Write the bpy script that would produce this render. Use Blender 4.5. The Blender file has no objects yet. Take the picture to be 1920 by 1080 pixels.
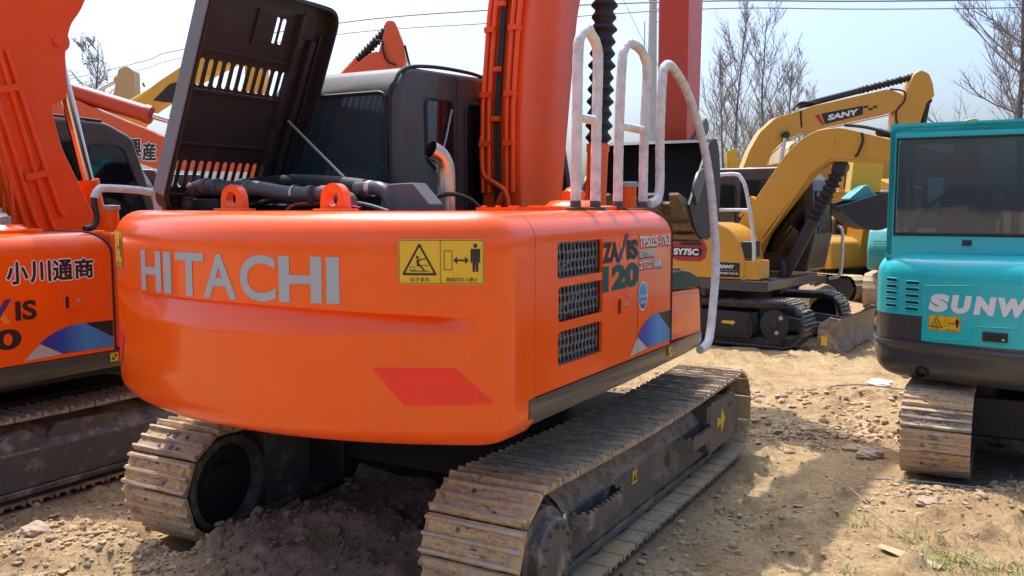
import bpy, bmesh, math, random
import numpy as np
from mathutils import Vector, Matrix

SC = bpy.context.scene
COL = SC.collection
R = math.radians
rng = random.Random(7)

# ------------------------------------------------------------------ camera, sky, sun, exposure
cam_d = bpy.data.cameras.new('camera')
cam_d.sensor_width = 36.0
cam_d.lens = 36.0 * 1664.1 / 1920.0
cam_d.clip_start = 0.05
cam_d.clip_end = 2000.0
cam = bpy.data.objects.new('camera', cam_d)
cam.location = (0, 0, 1.8891)
cam.rotation_euler = (math.pi / 2 - 0.0918, 0, 0)
COL.objects.link(cam)
SC.camera = cam

SUN_DIR = Vector((-0.21, 0.44, 1.0)).normalized()      # towards the sun
SUN_EL = math.asin(SUN_DIR.z)
world = bpy.data.worlds.new('World')
SC.world = world
world.use_nodes = True
wn = world.node_tree
bg = wn.nodes['Background']
sky = wn.nodes.new('ShaderNodeTexSky')
sky.sky_type = 'NISHITA'
sky.sun_disc = False
sky.sun_elevation = SUN_EL
sky.sun_rotation = math.atan2(SUN_DIR.x, SUN_DIR.y)
sky.air_density = 1.0
sky.dust_density = 5.5
sky.ozone_density = 7.5
wn.links.new(sky.outputs[0], bg.inputs[0])
bg.inputs[1].default_value = 0.15
sun_d = bpy.data.lights.new('sun', 'SUN')
sun_d.energy = 2.3
sun_d.angle = R(0.6)
sun_d.color = (1.0, 0.945, 0.86)
sun = bpy.data.objects.new('sun', sun_d)
sun.rotation_euler = SUN_DIR.to_track_quat('Z', 'Y').to_euler()
sun.location = SUN_DIR * 60
COL.objects.link(sun)
SC.view_settings.view_transform = 'Standard'
SC.view_settings.look = 'None'
SC.view_settings.exposure = 1.08
SC.view_settings.gamma = 1.0

# ------------------------------------------------------------------ materials
def nmat(name):
    m = bpy.data.materials.new(name)
    m.use_nodes = True
    nt = m.node_tree
    b = nt.nodes['Principled BSDF']
    return m, nt, b

def ramp(nt, fac, stops):
    r = nt.nodes.new('ShaderNodeValToRGB')
    e = r.color_ramp.elements
    while len(e) > 1:
        e.remove(e[-1])
    e[0].position = stops[0][0]; e[0].color = (*stops[0][1], 1)
    for p, c in stops[1:]:
        k = e.new(p); k.color = (*c, 1)
    nt.links.new(fac, r.inputs[0])
    return r.outputs[0]

def noise(nt, scale, detail=6, rough=0.6, coord='Object', stretch=None, w=None):
    tc = nt.nodes.new('ShaderNodeTexCoord')
    n = nt.nodes.new('ShaderNodeTexNoise')
    n.inputs['Scale'].default_value = scale
    n.inputs['Detail'].default_value = detail
    n.inputs['Roughness'].default_value = rough
    src = tc.outputs[coord]
    if w:
        oi = nt.nodes.new('ShaderNodeObjectInfo')
        va = nt.nodes.new('ShaderNodeVectorMath'); va.operation = 'MULTIPLY_ADD'
        va.inputs[1].default_value = (1, 1, 1)
        sc = nt.nodes.new('ShaderNodeVectorMath'); sc.operation = 'SCALE'
        sc.inputs[0].default_value = (13.0, 7.0, 29.0)
        nt.links.new(oi.outputs['Random'], sc.inputs['Scale'])
        nt.links.new(src, va.inputs[0]); nt.links.new(sc.outputs[0], va.inputs[2])
        src = va.outputs[0]
    if stretch:
        mp = nt.nodes.new('ShaderNodeMapping')
        mp.inputs['Scale'].default_value = stretch
        nt.links.new(src, mp.inputs[0]); src = mp.outputs[0]
    nt.links.new(src, n.inputs['Vector'])
    return n.outputs['Fac']

def bump(nt, b, fac, strength, dist=0.01):
    bp = nt.nodes.new('ShaderNodeBump')
    bp.inputs['Strength'].default_value = strength
    bp.inputs['Distance'].default_value = dist
    nt.links.new(fac, bp.inputs['Height'])
    nt.links.new(bp.outputs[0], b.inputs['Normal'])

def mix(nt, fac, a, c):
    m = nt.nodes.new('ShaderNodeMix'); m.data_type = 'RGBA'
    for s, v in ((6, a), (7, c)):
        if isinstance(v, tuple): m.inputs[s].default_value = (*v, 1)
        else: nt.links.new(v, m.inputs[s])
    if isinstance(fac, float): m.inputs[0].default_value = fac
    else: nt.links.new(fac, m.inputs[0])
    return m.outputs[2]

def mathn(nt, op, a, b2=None, clamp=False):
    m = nt.nodes.new('ShaderNodeMath'); m.operation = op; m.use_clamp = clamp
    for i, v in enumerate((a, b2)):
        if v is None: continue
        if isinstance(v, (int, float)): m.inputs[i].default_value = v
        else: nt.links.new(v, m.inputs[i])
    return m.outputs[0]

def up_facing(nt, lo=0.5, hi=0.95):
    g = nt.nodes.new('ShaderNodeNewGeometry')
    s = nt.nodes.new('ShaderNodeSeparateXYZ')
    nt.links.new(g.outputs['Normal'], s.inputs[0])
    mr = nt.nodes.new('ShaderNodeMapRange')
    mr.inputs[1].default_value = lo; mr.inputs[2].default_value = hi
    nt.links.new(s.outputs[2], mr.inputs[0])
    return mr.outputs[0]

def paint(name, col, rough=0.32, coat=0.35, dust=0.12, orange_peel=0.02, vary=0.14, dustcol=(0.42, 0.34, 0.25)):
    """machine enamel: faint tone drift, dust film that gathers on upward faces, streaky gloss"""
    m, nt, b = nmat(name)
    n1 = noise(nt, 1.6, 5, 0.6)
    n2 = noise(nt, 3.0, 8, 0.7, stretch=(1, 1, 0.18))
    dark = tuple(c * (1 - vary) for c in col)
    lite = tuple(min(1, c * (1 + vary * 0.6)) for c in col)
    base = mix(nt, n1, dark, lite)
    st = nt.nodes.new('ShaderNodeMapRange'); st.inputs[1].default_value = 0.52; st.inputs[2].default_value = 0.78; st.inputs[4].default_value = 0.22
    nt.links.new(noise(nt, 7.0, 7, 0.7, stretch=(1, 1, 0.07)), st.inputs[0])
    base = mix(nt, st.outputs[0], base, tuple(c * 0.62 + d * 0.10 for c, d in zip(col, dustcol)))
    sm = nt.nodes.new('ShaderNodeMapRange'); sm.inputs[1].default_value = 0.55; sm.inputs[2].default_value = 0.75; sm.inputs[4].default_value = 0.12
    nt.links.new(noise(nt, 2.3, 9, 0.72), sm.inputs[0])
    base = mix(nt, sm.outputs[0], base, dustcol)
    up = up_facing(nt)
    n3 = noise(nt, 9.0, 8, 0.75)
    thr = nt.nodes.new('ShaderNodeMapRange'); thr.inputs[1].default_value = 0.35; thr.inputs[2].default_value = 0.8
    nt.links.new(n3, thr.inputs[0])
    f = mathn(nt, 'MULTIPLY', thr.outputs[0], mathn(nt, 'ADD', mathn(nt, 'MULTIPLY', up, dust * 1.6), dust * 0.5), True)
    nt.links.new(mix(nt, f, base, dustcol), b.inputs['Base Color'])
    rr = nt.nodes.new('ShaderNodeMapRange'); rr.inputs[3].default_value = rough * 0.75; rr.inputs[4].default_value = rough * 1.5
    nt.links.new(n2, rr.inputs[0]); nt.links.new(rr.outputs[0], b.inputs['Roughness'])
    b.inputs['Coat Weight'].default_value = coat
    b.inputs['Coat Roughness'].default_value = 0.06
    n4 = noise(nt, 5.0, 3, 0.5)
    b.inputs['Specular IOR Level'].default_value = 0.35
    bump(nt, b, n4, orange_peel, 0.05)
    return m

def plain(name, col, rough=0.5, metal=0.0, vary=0.2, scale=12, bmp=0.1, coat=0.0):
    m, nt, b = nmat(name)
    n1 = noise(nt, scale, 7, 0.65)
    nt.links.new(mix(nt, n1, tuple(c * (1 - vary) for c in col), tuple(min(1, c * (1 + vary)) for c in col)), b.inputs['Base Color'])
    b.inputs['Roughness'].default_value = rough
    b.inputs['Metallic'].default_value = metal
    b.inputs['Coat Weight'].default_value = coat
    if bmp: bump(nt, b, noise(nt, scale * 4, 6, 0.7), bmp, 0.004)
    return m

def muddy(name, steel, mud, amount, bmp=0.5, scale=9):
    """worn steel with dried mud caked on it in patches, more on upward faces"""
    m, nt, b = nmat(name)
    n1 = noise(nt, scale, 9, 0.72, w=True)
    n2 = noise(nt, scale * 5, 8, 0.75, w=True)
    n3 = noise(nt, scale * 1.7, 5, 0.6, w=True, stretch=(1.0, 0.35, 1.0))
    up = up_facing(nt, 0.2, 1.0)
    s = mathn(nt, 'ADD', n1, mathn(nt, 'MULTIPLY', up, 0.10))
    s = mathn(nt, 'ADD', s, mathn(nt, 'MULTIPLY', n2, 0.22))
    mr = nt.nodes.new('ShaderNodeMapRange')
    mr.inputs[1].default_value = 0.72 - amount * 0.4; mr.inputs[2].default_value = 0.86 - amount * 0.4
    nt.links.new(s, mr.inputs[0])
    stl = mix(nt, n3, tuple(c * 0.72 for c in steel), tuple(c * 1.2 for c in steel))
    md = ramp(nt, n2, [(0.25, tuple(c * 0.6 for c in mud)), (0.55, mud), (0.8, tuple(min(1, c * 1.35) for c in mud))])
    nt.links.new(mix(nt, mr.outputs[0], stl, md), b.inputs['Base Color'])
    rr = nt.nodes.new('ShaderNodeMapRange'); rr.inputs[3].default_value = 0.48; rr.inputs[4].default_value = 0.95
    nt.links.new(mr.outputs[0], rr.inputs[0]); nt.links.new(rr.outputs[0], b.inputs['Roughness'])
    bump(nt, b, mathn(nt, 'ADD', mathn(nt, 'MULTIPLY', mr.outputs[0], 0.5), n2), bmp, 0.012)
    return m

def flat(name, col, rough=0.45, vary=0.06, metal=0.0):
    m, nt, b = nmat(name)
    n1 = noise(nt, 14, 6, 0.7)
    nt.links.new(mix(nt, n1, tuple(c * (1 - vary) for c in col), tuple(min(1, c * (1 + vary)) for c in col)), b.inputs['Base Color'])
    b.inputs['Roughness'].default_value = rough
    b.inputs['Metallic'].default_value = metal
    return m

def gradient(name, axis, stops, rough=0.35):
    m, nt, b = nmat(name)
    tc = nt.nodes.new('ShaderNodeTexCoord')
    s = nt.nodes.new('ShaderNodeSeparateXYZ')
    nt.links.new(tc.outputs['Generated'], s.inputs[0])
    nt.links.new(ramp(nt, s.outputs[axis], stops), b.inputs['Base Color'])
    b.inputs['Roughness'].default_value = rough
    return m

def glass_tint(name, col=(0.012, 0.016, 0.02), rough=0.04, see=0.0):
    m, nt, b = nmat(name)
    b.inputs['Base Color'].default_value = (*col, 1)
    b.inputs['Roughness'].default_value = rough
    b.inputs['Specular IOR Level'].default_value = 0.6
    b.inputs['Coat Weight'].default_value = 0.3
    bump(nt, b, noise(nt, 2.2, 3, 0.5), 0.03, 0.05)
    if see:
        t = nt.nodes.new('ShaderNodeBsdfTransparent')
        t.inputs[0].default_value = (0.62, 0.72, 0.74, 1)
        mx = nt.nodes.new('ShaderNodeMixShader')
        mx.inputs[0].default_value = see
        nt.links.new(b.outputs[0], mx.inputs[1]); nt.links.new(t.outputs[0], mx.inputs[2])
        nt.links.new(mx.outputs[0], nt.nodes['Material Output'].inputs[0])
    return m

M = {}
M['orange'] = paint('orange_enamel', (0.95, 0.104, 0.0008), rough=0.22, coat=0.34, dust=0.03)
M['orange_arm'] = paint('orange_enamel_faded', (0.92, 0.086, 0.003), rough=0.34, coat=0.12, dust=0.05)
M['orange_far'] = paint('orange_enamel_sun_bleached', (0.74, 0.11, 0.02), rough=0.4, coat=0.15, dust=0.1)
M['red_arm'] = paint('red_orange_enamel', (0.56, 0.055, 0.020), rough=0.38, coat=0.2, dust=0.08)
M['yellow'] = paint('golden_yellow_enamel', (0.62, 0.295, 0.028), rough=0.36, coat=0.22, dust=0.16)
M['yellow_pale'] = paint('lemon_yellow_enamel', (0.68, 0.42, 0.03), rough=0.42, coat=0.2, dust=0.2)
M['cream'] = paint('faded_cream_enamel', (0.48, 0.36, 0.17), rough=0.5, coat=0.1, dust=0.4)
M['teal'] = paint('teal_enamel', (0.010, 0.50, 0.515), rough=0.30, coat=0.35, dust=0.05, vary=0.1)
M['teal_pale'] = paint('pale_teal_enamel', (0.05, 0.34, 0.35), rough=0.4, coat=0.3, dust=0.12)
M['cabdark'] = paint('dark_grey_cab_enamel', (0.045, 0.037, 0.035), rough=0.36, coat=0.3, dust=0.14, vary=0.2)
M['hood_in'] = paint('dark_hood_lining', (0.030, 0.023, 0.024), rough=0.40, coat=0.2, dust=0.05, vary=0.3)
M['hood_sky_sheen'] = flat('hood_edge_sky_sheen', (0.16, 0.17, 0.18), 0.5)  # pale grey paints in the sky reflected on the hood's rear edge
M['blackplastic'] = plain('black_plastic', (0.018, 0.019, 0.021), 0.48)
M['rubber'] = plain('black_rubber', (0.012, 0.012, 0.013), 0.6, bmp=0.2)
M['skirt'] = plain('dark_grey_skirt_paint', (0.055, 0.053, 0.053), 0.3, coat=0.3)
M['frame'] = muddy('dark_frame_paint_dusty', (0.102, 0.087, 0.073), (0.33, 0.245, 0.165), 0.20, 0.25, 6)
M['frame_black'] = plain('black_frame_paint', (0.013, 0.013, 0.014), 0.55)
M['shoe'] = muddy('track_shoe_steel', (0.31, 0.24, 0.175), (0.54, 0.38, 0.225), 0.42, 0.6, 10)
M['shoe_mud'] = muddy('track_shoe_caked_in_mud', (0.26, 0.172, 0.105), (0.60, 0.395, 0.20), 0.72, 0.9, 7)
M['shoe_dark'] = muddy('track_shoe_black', (0.05, 0.05, 0.052), (0.16, 0.13, 0.10), 0.05, 0.5, 10)
M['worn'] = plain('worn_bright_steel', (0.40, 0.335, 0.265), 0.55, 0.0, vary=0.35, scale=25)
M['blade'] = muddy('worn_blade_steel', (0.13, 0.108, 0.085), (0.34, 0.25, 0.165), 0.40, 0.4, 5)
M['chain'] = muddy('track_chain_steel', (0.06, 0.05, 0.044), (0.20, 0.15, 0.10), 0.3, 0.5, 10)
M['dirt'] = muddy('dirt_on_frame', (0.25, 0.185, 0.13), (0.38, 0.285, 0.20), 0.5, 1.0, 14)
M['rust'] = muddy('rusty_bucket_steel', (0.13, 0.075, 0.045), (0.30, 0.19, 0.10), 0.35, 0.5, 5)
M['bucket'] = plain('dark_bucket_paint', (0.014, 0.017, 0.023), 0.60, vary=0.3, scale=4)
M['bucket_grey'] = plain('grey_bucket_paint', (0.075, 0.085, 0.095), 0.45, vary=0.25, scale=4)
M['chrome'] = plain('chromed_rod', (0.62, 0.61, 0.60), 0.12, 1.0, vary=0.05, bmp=0.0)
M['steel'] = plain('bare_steel', (0.58, 0.46, 0.38), 0.33, 1.0, vary=0.15)
M['zinc'] = plain('pale_zinc_cap', (0.36, 0.36, 0.34), 0.5, 0.3)
M['foam'] = None
M['pipe_grey'] = plain('grey_intake_pipe', (0.075, 0.078, 0.085), 0.42)
M['pipe_brown'] = plain('dusty_brown_hose', (0.16, 0.095, 0.07), 0.7)
M['bracket_grey'] = plain('grey_bracket_paint', (0.10, 0.095, 0.095), 0.5)
M['engine'] = plain('engine_bay_black', (0.010, 0.010, 0.011), 0.6)
M['radiator'] = plain('radiator_core', (0.05, 0.05, 0.052), 0.5, 0.4, vary=0.5, scale=30)
M['grille'] = plain('grille_wire_dark', (0.14, 0.14, 0.15), 0.4, 0.3)
M['glass'] = glass_tint('tinted_cab_glass', (0.016, 0.021, 0.026))
M['glass_sky_reflection'] = glass_tint('cab_glass_sky_reflection', (0.030, 0.046, 0.056), 0.10)  # lighter blue-grey base paints in the sky mirrored by the rear pane
M['glass_dark'] = glass_tint('black_cab_glass', (0.006, 0.008, 0.010))
M['glass_see'] = glass_tint('see_through_cab_glass', (0.060, 0.078, 0.092), 0.04, 0.28)  # base colour lightened to paint reflections into the pane
M['silver'] = flat('silver_lettering', (0.36, 0.39, 0.40), 0.38)
M['white'] = flat('white_print', (0.72, 0.72, 0.70), 0.45)
M['black'] = flat('black_print_and_holes', (0.012, 0.012, 0.014), 0.45)
M['dkteal'] = flat('dark_teal_print', (0.004, 0.055, 0.055), 0.4)
M['purple'] = flat('purple_print', (0.05, 0.03, 0.16), 0.4)
M['amber'] = flat('amber_print', (0.78, 0.25, 0.02), 0.4)
M['label'] = flat('yellow_label', (0.72, 0.44, 0.015), 0.4)
M['red'] = flat('red_reflector', (0.90, 0.026, 0.010), 0.28)
M['redprint'] = flat('red_print', (0.42, 0.02, 0.03), 0.35)
M['blue'] = gradient('blue_print', 0, [(0.0, (0.05, 0.02, 0.22)), (0.3, (0.02, 0.07, 0.36)), (0.62, (0.06, 0.24, 0.55)), (1.0, (0.05, 0.20, 0.46))])
M['badge'] = gradient('badge_blue_print', 2, [(0.0, (0.01, 0.04, 0.22)), (0.5, (0.03, 0.2, 0.5)), (1.0, (0.09, 0.33, 0.6))])
M['greyprint'] = flat('pale_grey_print', (0.42, 0.41, 0.39), 0.4)
M['browndark'] = flat('dark_brown_print', (0.02, 0.014, 0.012), 0.4)
M['bark'] = plain('grey_brown_bark', (0.12, 0.10, 0.09), 0.9, vary=0.35, scale=6)
M['twig'] = plain('thin_twig_bark', (0.22, 0.20, 0.195), 0.9, vary=0.3, scale=6)
M['leaf'] = plain('young_leaf', (0.16, 0.19, 0.045), 0.7, vary=0.3, scale=3)
M['concrete'] = plain('pale_galvanised_steel', (0.40, 0.42, 0.44), 0.6)
M['cable'] = plain('grey_cable', (0.20, 0.21, 0.22), 0.7)
M['stone'] = plain('dusty_stone', (0.44, 0.32, 0.22), 0.9, vary=0.3, scale=9, bmp=0.6)
M['cloth'] = plain('dirty_white_plastic', (0.52, 0.48, 0.41), 0.7, vary=0.2, scale=8, bmp=0.4)
M['grassm'] = plain('grass_blade', (0.20, 0.24, 0.06), 0.7, vary=0.35, scale=2, bmp=0)
M['straw'] = plain('dry_straw', (0.42, 0.33, 0.17), 0.8, vary=0.25, scale=5, bmp=0)

def foam_mat():
    m, nt, b = nmat('white_foam_wrap')
    tc = nt.nodes.new('ShaderNodeTexCoord')
    v = nt.nodes.new('ShaderNodeTexVoronoi'); v.inputs['Scale'].default_value = 95
    nt.links.new(tc.outputs['Object'], v.inputs['Vector'])
    n1 = noise(nt, 14, 6, 0.7)
    nt.links.new(ramp(nt, n1, [(0.3, (0.42, 0.405, 0.385)), (0.52, (0.62, 0.605, 0.58)), (0.8, (0.76, 0.74, 0.71))]), b.inputs['Base Color'])
    b.inputs['Roughness'].default_value = 0.75
    b.inputs['Subsurface Weight'].default_value = 0.0
    s = mathn(nt, 'ADD', v.outputs['Distance'], mathn(nt, 'MULTIPLY', n1, 1.5))
    bump(nt, b, s, 0.28, 0.004)
    return m
M['foam'] = foam_mat()

def ground_mat():
    m, nt, b = nmat('bare_earth')
    n_big = noise(nt, 0.45, 6, 0.65)
    n_mid = noise(nt, 3.2, 9, 0.7)
    n_fine = noise(nt, 24, 9, 0.75)
    c1 = ramp(nt, n_mid, [(0.28, (0.31, 0.205, 0.100)), (0.46, (0.48, 0.342, 0.172)), (0.62, (0.58, 0.435, 0.228)), (0.8, (0.65, 0.51, 0.295))])
    c2 = ramp(nt, n_mid, [(0.3, (0.36, 0.215, 0.110)), (0.6, (0.52, 0.345, 0.185)), (0.8, (0.60, 0.45, 0.26))])
    f = nt.nodes.new('ShaderNodeMapRange'); f.inputs[1].default_value = 0.42; f.inputs[2].default_value = 0.62
    nt.links.new(n_big, f.inputs[0])
    c = mix(nt, f.outputs[0], c1, c2)
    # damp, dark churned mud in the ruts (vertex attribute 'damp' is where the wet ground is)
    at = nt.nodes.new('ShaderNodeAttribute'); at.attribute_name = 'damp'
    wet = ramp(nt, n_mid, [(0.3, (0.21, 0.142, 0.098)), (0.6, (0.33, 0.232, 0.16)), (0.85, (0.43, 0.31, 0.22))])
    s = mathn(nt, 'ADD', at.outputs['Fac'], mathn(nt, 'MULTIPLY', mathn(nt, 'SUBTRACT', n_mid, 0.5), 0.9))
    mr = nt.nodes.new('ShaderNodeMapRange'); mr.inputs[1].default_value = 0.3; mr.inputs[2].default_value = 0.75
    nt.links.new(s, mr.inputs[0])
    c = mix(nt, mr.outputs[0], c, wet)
    g = ramp(nt, n_fine, [(0.3, (0.46, 0.43, 0.40)), (0.5, (0.76, 0.76, 0.77)), (0.72, (1.0, 0.985, 0.97))])
    mm = nt.nodes.new('ShaderNodeMix'); mm.data_type = 'RGBA'; mm.blend_type = 'MULTIPLY'; mm.inputs[0].default_value = 1.0
    nt.links.new(c, mm.inputs[6]); nt.links.new(g, mm.inputs[7])
    nt.links.new(mm.outputs[2], b.inputs['Base Color'])
    g2 = ramp(nt, noise(nt, 75, 5, 0.8), [(0.34, (0.60, 0.56, 0.52)), (0.47, (1, 1, 1)), (0.70, (1.16, 1.15, 1.12))])
    m3 = nt.nodes.new('ShaderNodeMix'); m3.data_type = 'RGBA'; m3.blend_type = 'MULTIPLY'; m3.inputs[0].default_value = 0.9
    nt.links.new(mm.outputs[2], m3.inputs[6]); nt.links.new(g2, m3.inputs[7])
    nt.links.new(m3.outputs[2], b.inputs['Base Color'])
    b.inputs['Roughness'].default_value = 0.95
    b.inputs['Specular IOR Level'].default_value = 0.15
    bump(nt, b, mathn(nt, 'ADD', n_fine, mathn(nt, 'MULTIPLY', noise(nt, 90, 6, 0.8), 0.5)), 0.6, 0.025)
    return m
M['ground'] = ground_mat()
M['clod'] = muddy('soil_clod', (0.38, 0.262, 0.145), (0.52, 0.375, 0.215), 0.5, 0.9, 8)

# ------------------------------------------------------------------ object helpers
def tag(o, label=None, cat=None, group=None, kind=None):
    for k, v in (('label', label), ('category', cat), ('group', group), ('kind', kind)):
        if v: o[k] = v
    return o

def empty(name, loc=(0, 0, 0), rz=0.0, parent=None):
    o = bpy.data.objects.new(name, None)
    o.empty_display_size = 0.3
    o.location = loc
    o.rotation_euler = (0, 0, rz)
    COL.objects.link(o)
    if parent: o.parent = parent
    return o

class MB:
    """collects shapes and links them as one mesh object"""
    def __init__(s):
        s.v = []; s.f = []; s.m = []; s.sm = []; s.mats = []
    def mi(s, mat):
        if mat not in s.mats: s.mats.append(mat)
        return s.mats.index(mat)
    def add(s, vs, fs, mat, smooth=False):
        o = len(s.v); k = s.mi(mat)
        s.v.extend([tuple(map(float, p)) for p in vs])
        for f in fs:
            s.f.append([o + i for i in f]); s.m.append(k); s.sm.append(smooth)
        return s
    def box(s, c, d, mat, rot=None, taper=None):
        vs = []
        for z in (-1, 1):
            for y in (-1, 1):
                for x in (-1, 1):
                    p = Vector((x * d[0] / 2, y * d[1] / 2, z * d[2] / 2))
                    if taper and z > 0: p.x *= taper; p.y *= taper
                    if rot: p = rot @ p
                    vs.append(p + Vector(c))
        return s.add(vs, [(0, 2, 3, 1), (4, 5, 7, 6), (0, 1, 5, 4), (2, 6, 7, 3), (0, 4, 6, 2), (1, 3, 7, 5)], mat)
    def box2(s, lo, hi, mat):
        return s.box([(a + b) / 2 for a, b in zip(lo, hi)], [b - a for a, b in zip(lo, hi)], mat)
    def lathe(s, p0, axis, prof, mat, n=20, cap=True, smooth=True):
        """prof = [(distance along axis, radius)]"""
        p0 = Vector(p0); a = Vector(axis).normalized()
        u = a.orthogonal().normalized(); w = a.cross(u)
        vs = []; fs = []
        for t, r in prof:
            for k in range(n):
                an = 2 * math.pi * k / n
                vs.append(p0 + a * t + (u * math.cos(an) + w * math.sin(an)) * r)
        for i in range(len(prof) - 1):
            for k in range(n):
                k2 = (k + 1) % n
                fs.append((i * n + k, i * n + k2, (i + 1) * n + k2, (i + 1) * n + k))
        if cap:
            fs.append(tuple(range(n - 1, -1, -1)))
            fs.append(tuple((len(prof) - 1) * n + k for k in range(n)))
        return s.add(vs, fs, mat, smooth)
    def cyl(s, p0, p1, r, mat, n=18, r1=None, smooth=True):
        d = Vector(p1) - Vector(p0)
        return s.lathe(p0, d, [(0, r), (d.length, r if r1 is None else r1)], mat, n, True, smooth)
    def tube(s, pts, r, mat, n=10, cap=True):
        pts = [Vector(p) for p in pts]
        rs = r if isinstance(r, (list, tuple)) else [r] * len(pts)
        vs = []; fs = []
        u = None
        for i, p in enumerate(pts):
            t = (pts[min(i + 1, len(pts) - 1)] - pts[max(i - 1, 0)])
            if t.length < 1e-9: t = Vector((0, 0, 1))
            t.normalize()
            if u is None: u = t.orthogonal().normalized()
            u = (u - t * u.dot(t))
            if u.length < 1e-6: u = t.orthogonal()
            u.normalize(); w = t.cross(u)
            for k in range(n):
                an = 2 * math.pi * k / n
                vs.append(p + (u * math.cos(an) + w * math.sin(an)) * rs[i])
        for i in range(len(pts) - 1):
            for k in range(n):
                k2 = (k + 1) % n
                fs.append((i * n + k, i * n + k2, (i + 1) * n + k2, (i + 1) * n + k))
        if cap:
            fs.append(tuple(range(n - 1, -1, -1)))
            fs.append(tuple((len(pts) - 1) * n + k for k in range(n)))
        return s.add(vs, fs, mat, True)
    def prism(s, poly, fn, t0, t1, mat, smooth_side=False):
        """poly of (a,b), fn(a,b,t) -> xyz, thickness from t0 to t1"""
        n = len(poly)
        vs = [fn(a, b, t0) for a, b in poly] + [fn(a, b, t1) for a, b in poly]
        fs = [tuple(range(n - 1, -1, -1)), tuple(range(n, 2 * n))]
        s.add(vs, fs, mat)
        o = len(s.v) - 2 * n
        k = s.mi(mat)
        for i in range(n):
            j = (i + 1) % n
            s.f.append([o + i, o + j, o + n + j, o + n + i]); s.m.append(k); s.sm.append(smooth_side)
        return s
    def grid(s, rows, mat, smooth=True, close=False, matfn=None):
        nr = len(rows); nc = len(rows[0])
        vs = [p for r in rows for p in r]
        o = len(s.v)
        s.v.extend([tuple(map(float, p)) for p in vs])
        for i in range(nr - 1):
            for j in range(nc if close else nc - 1):
                j2 = (j + 1) % nc
                k = s.mi(matfn(i, j) if matfn else mat)
                s.f.append([o + i * nc + j, o + i * nc + j2, o + (i + 1) * nc + j2, o + (i + 1) * nc + j])
                s.m.append(k); s.sm.append(smooth)
        return s
    def build(s, name, parent=None, bevel=0.0, angle=38, seg=2, flip=False, fixn=True):
        me = bpy.data.meshes.new(name)
        me.from_pydata(s.v, [], s.f)
        for mt in s.mats: me.materials.append(mt)
        me.polygons.foreach_set('material_index', s.m)
        me.polygons.foreach_set('use_smooth', [True] * len(s.f))
        me.update()
        if fixn:
            bm = bmesh.new(); bm.from_mesh(me)
            bmesh.ops.recalc_face_normals(bm, faces=bm.faces)
            bm.to_mesh(me); bm.free()
        me.set_sharp_from_angle(angle=R(angle))
        o = bpy.data.objects.new(name, me)
        COL.objects.link(o)
        if parent: o.parent = parent
        if bevel:
            md = o.modifiers.new('bevel', 'BEVEL')
            md.width = bevel; md.segments = seg; md.limit_method = 'ANGLE'; md.angle_limit = R(40)
            md.harden_normals = True
        return o

XZ = lambda y: (lambda a, b, t: (a, y + t, b))
def xz(a, b, t): return (a, t, b)
def xy(a, b, t): return (a, b, t)
def yz(a, b, t): return (t, a, b)

def rrect(x0, y0, x1, y1, r, n=5):
    pts = []
    for cx, cy, a0 in ((x1 - r, y1 - r, 0), (x0 + r, y1 - r, 90), (x0 + r, y0 + r, 180), (x1 - r, y0 + r, 270)):
        for k in range(n + 1):
            a = R(a0 + 90 * k / n)
            pts.append((cx + r * math.cos(a), cy + r * math.sin(a)))
    return pts

def rpoly(pts, r, n=4):
    """round the corners of a polygon"""
    out = []
    m = len(pts)
    for i in range(m):
        p0, p, p1 = Vector(pts[i - 1]), Vector(pts[i]), Vector(pts[(i + 1) % m])
        rr = r[i] if isinstance(r, (list, tuple)) else r
        a = (p0 - p); b = (p1 - p)
        d = min(rr, a.length * 0.45, b.length * 0.45)
        if d < 1e-5: out.append(tuple(p)); continue
        A = p + a.normalized() * d; B = p + b.normalized() * d
        for k in range(n + 1):
            t = k / n
            out.append(tuple(A * (1 - t) ** 2 + p * 2 * t * (1 - t) + B * t * t))
    return out

def smooth_path(pts, n=6, closed=False):
    pts = [Vector(p) for p in pts]
    out = []
    m = len(pts)
    for i in range(m - 1):
        p0 = pts[max(i - 1, 0)]; p1 = pts[i]; p2 = pts[i + 1]; p3 = pts[min(i + 2, m - 1)]
        for k in range(n):
            t = k / n
            out.append(0.5 * ((2 * p1) + (p2 - p0) * t + (2 * p0 - 5 * p1 + 4 * p2 - p3) * t * t + (3 * p1 - p0 - 3 * p2 + p3) * t ** 3))
    out.append(pts[-1])
    return out

def curve_fill(loops, extrude=0.0, bevel=0.0):
    """2D polygon with holes -> (verts, faces); thickness 2*extrude"""
    cu = bpy.data.curves.new('tmp', 'CURVE')
    cu.dimensions = '2D'; cu.fill_mode = 'BOTH'; cu.extrude = extrude; cu.bevel_depth = bevel; cu.bevel_resolution = 1
    for lp in loops:
        sp = cu.splines.new('POLY'); sp.points.add(len(lp) - 1); sp.use_cyclic_u = True
        for q, (a, b) in zip(sp.points, lp): q.co = (a, b, 0, 1)
    return _curve_mesh(cu)

def _curve_mesh(cu):
    o = bpy.data.objects.new('tmp', cu)
    COL.objects.link(o)
    dg = bpy.context.evaluated_depsgraph_get()
    me = bpy.data.meshes.new_from_object(o.evaluated_get(dg))
    vs = [tuple(v.co) for v in me.vertices]
    fs = [tuple(p.vertices) for p in me.polygons]
    bpy.data.objects.remove(o); bpy.data.curves.remove(cu); bpy.data.meshes.remove(me)
    return vs, fs

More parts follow.
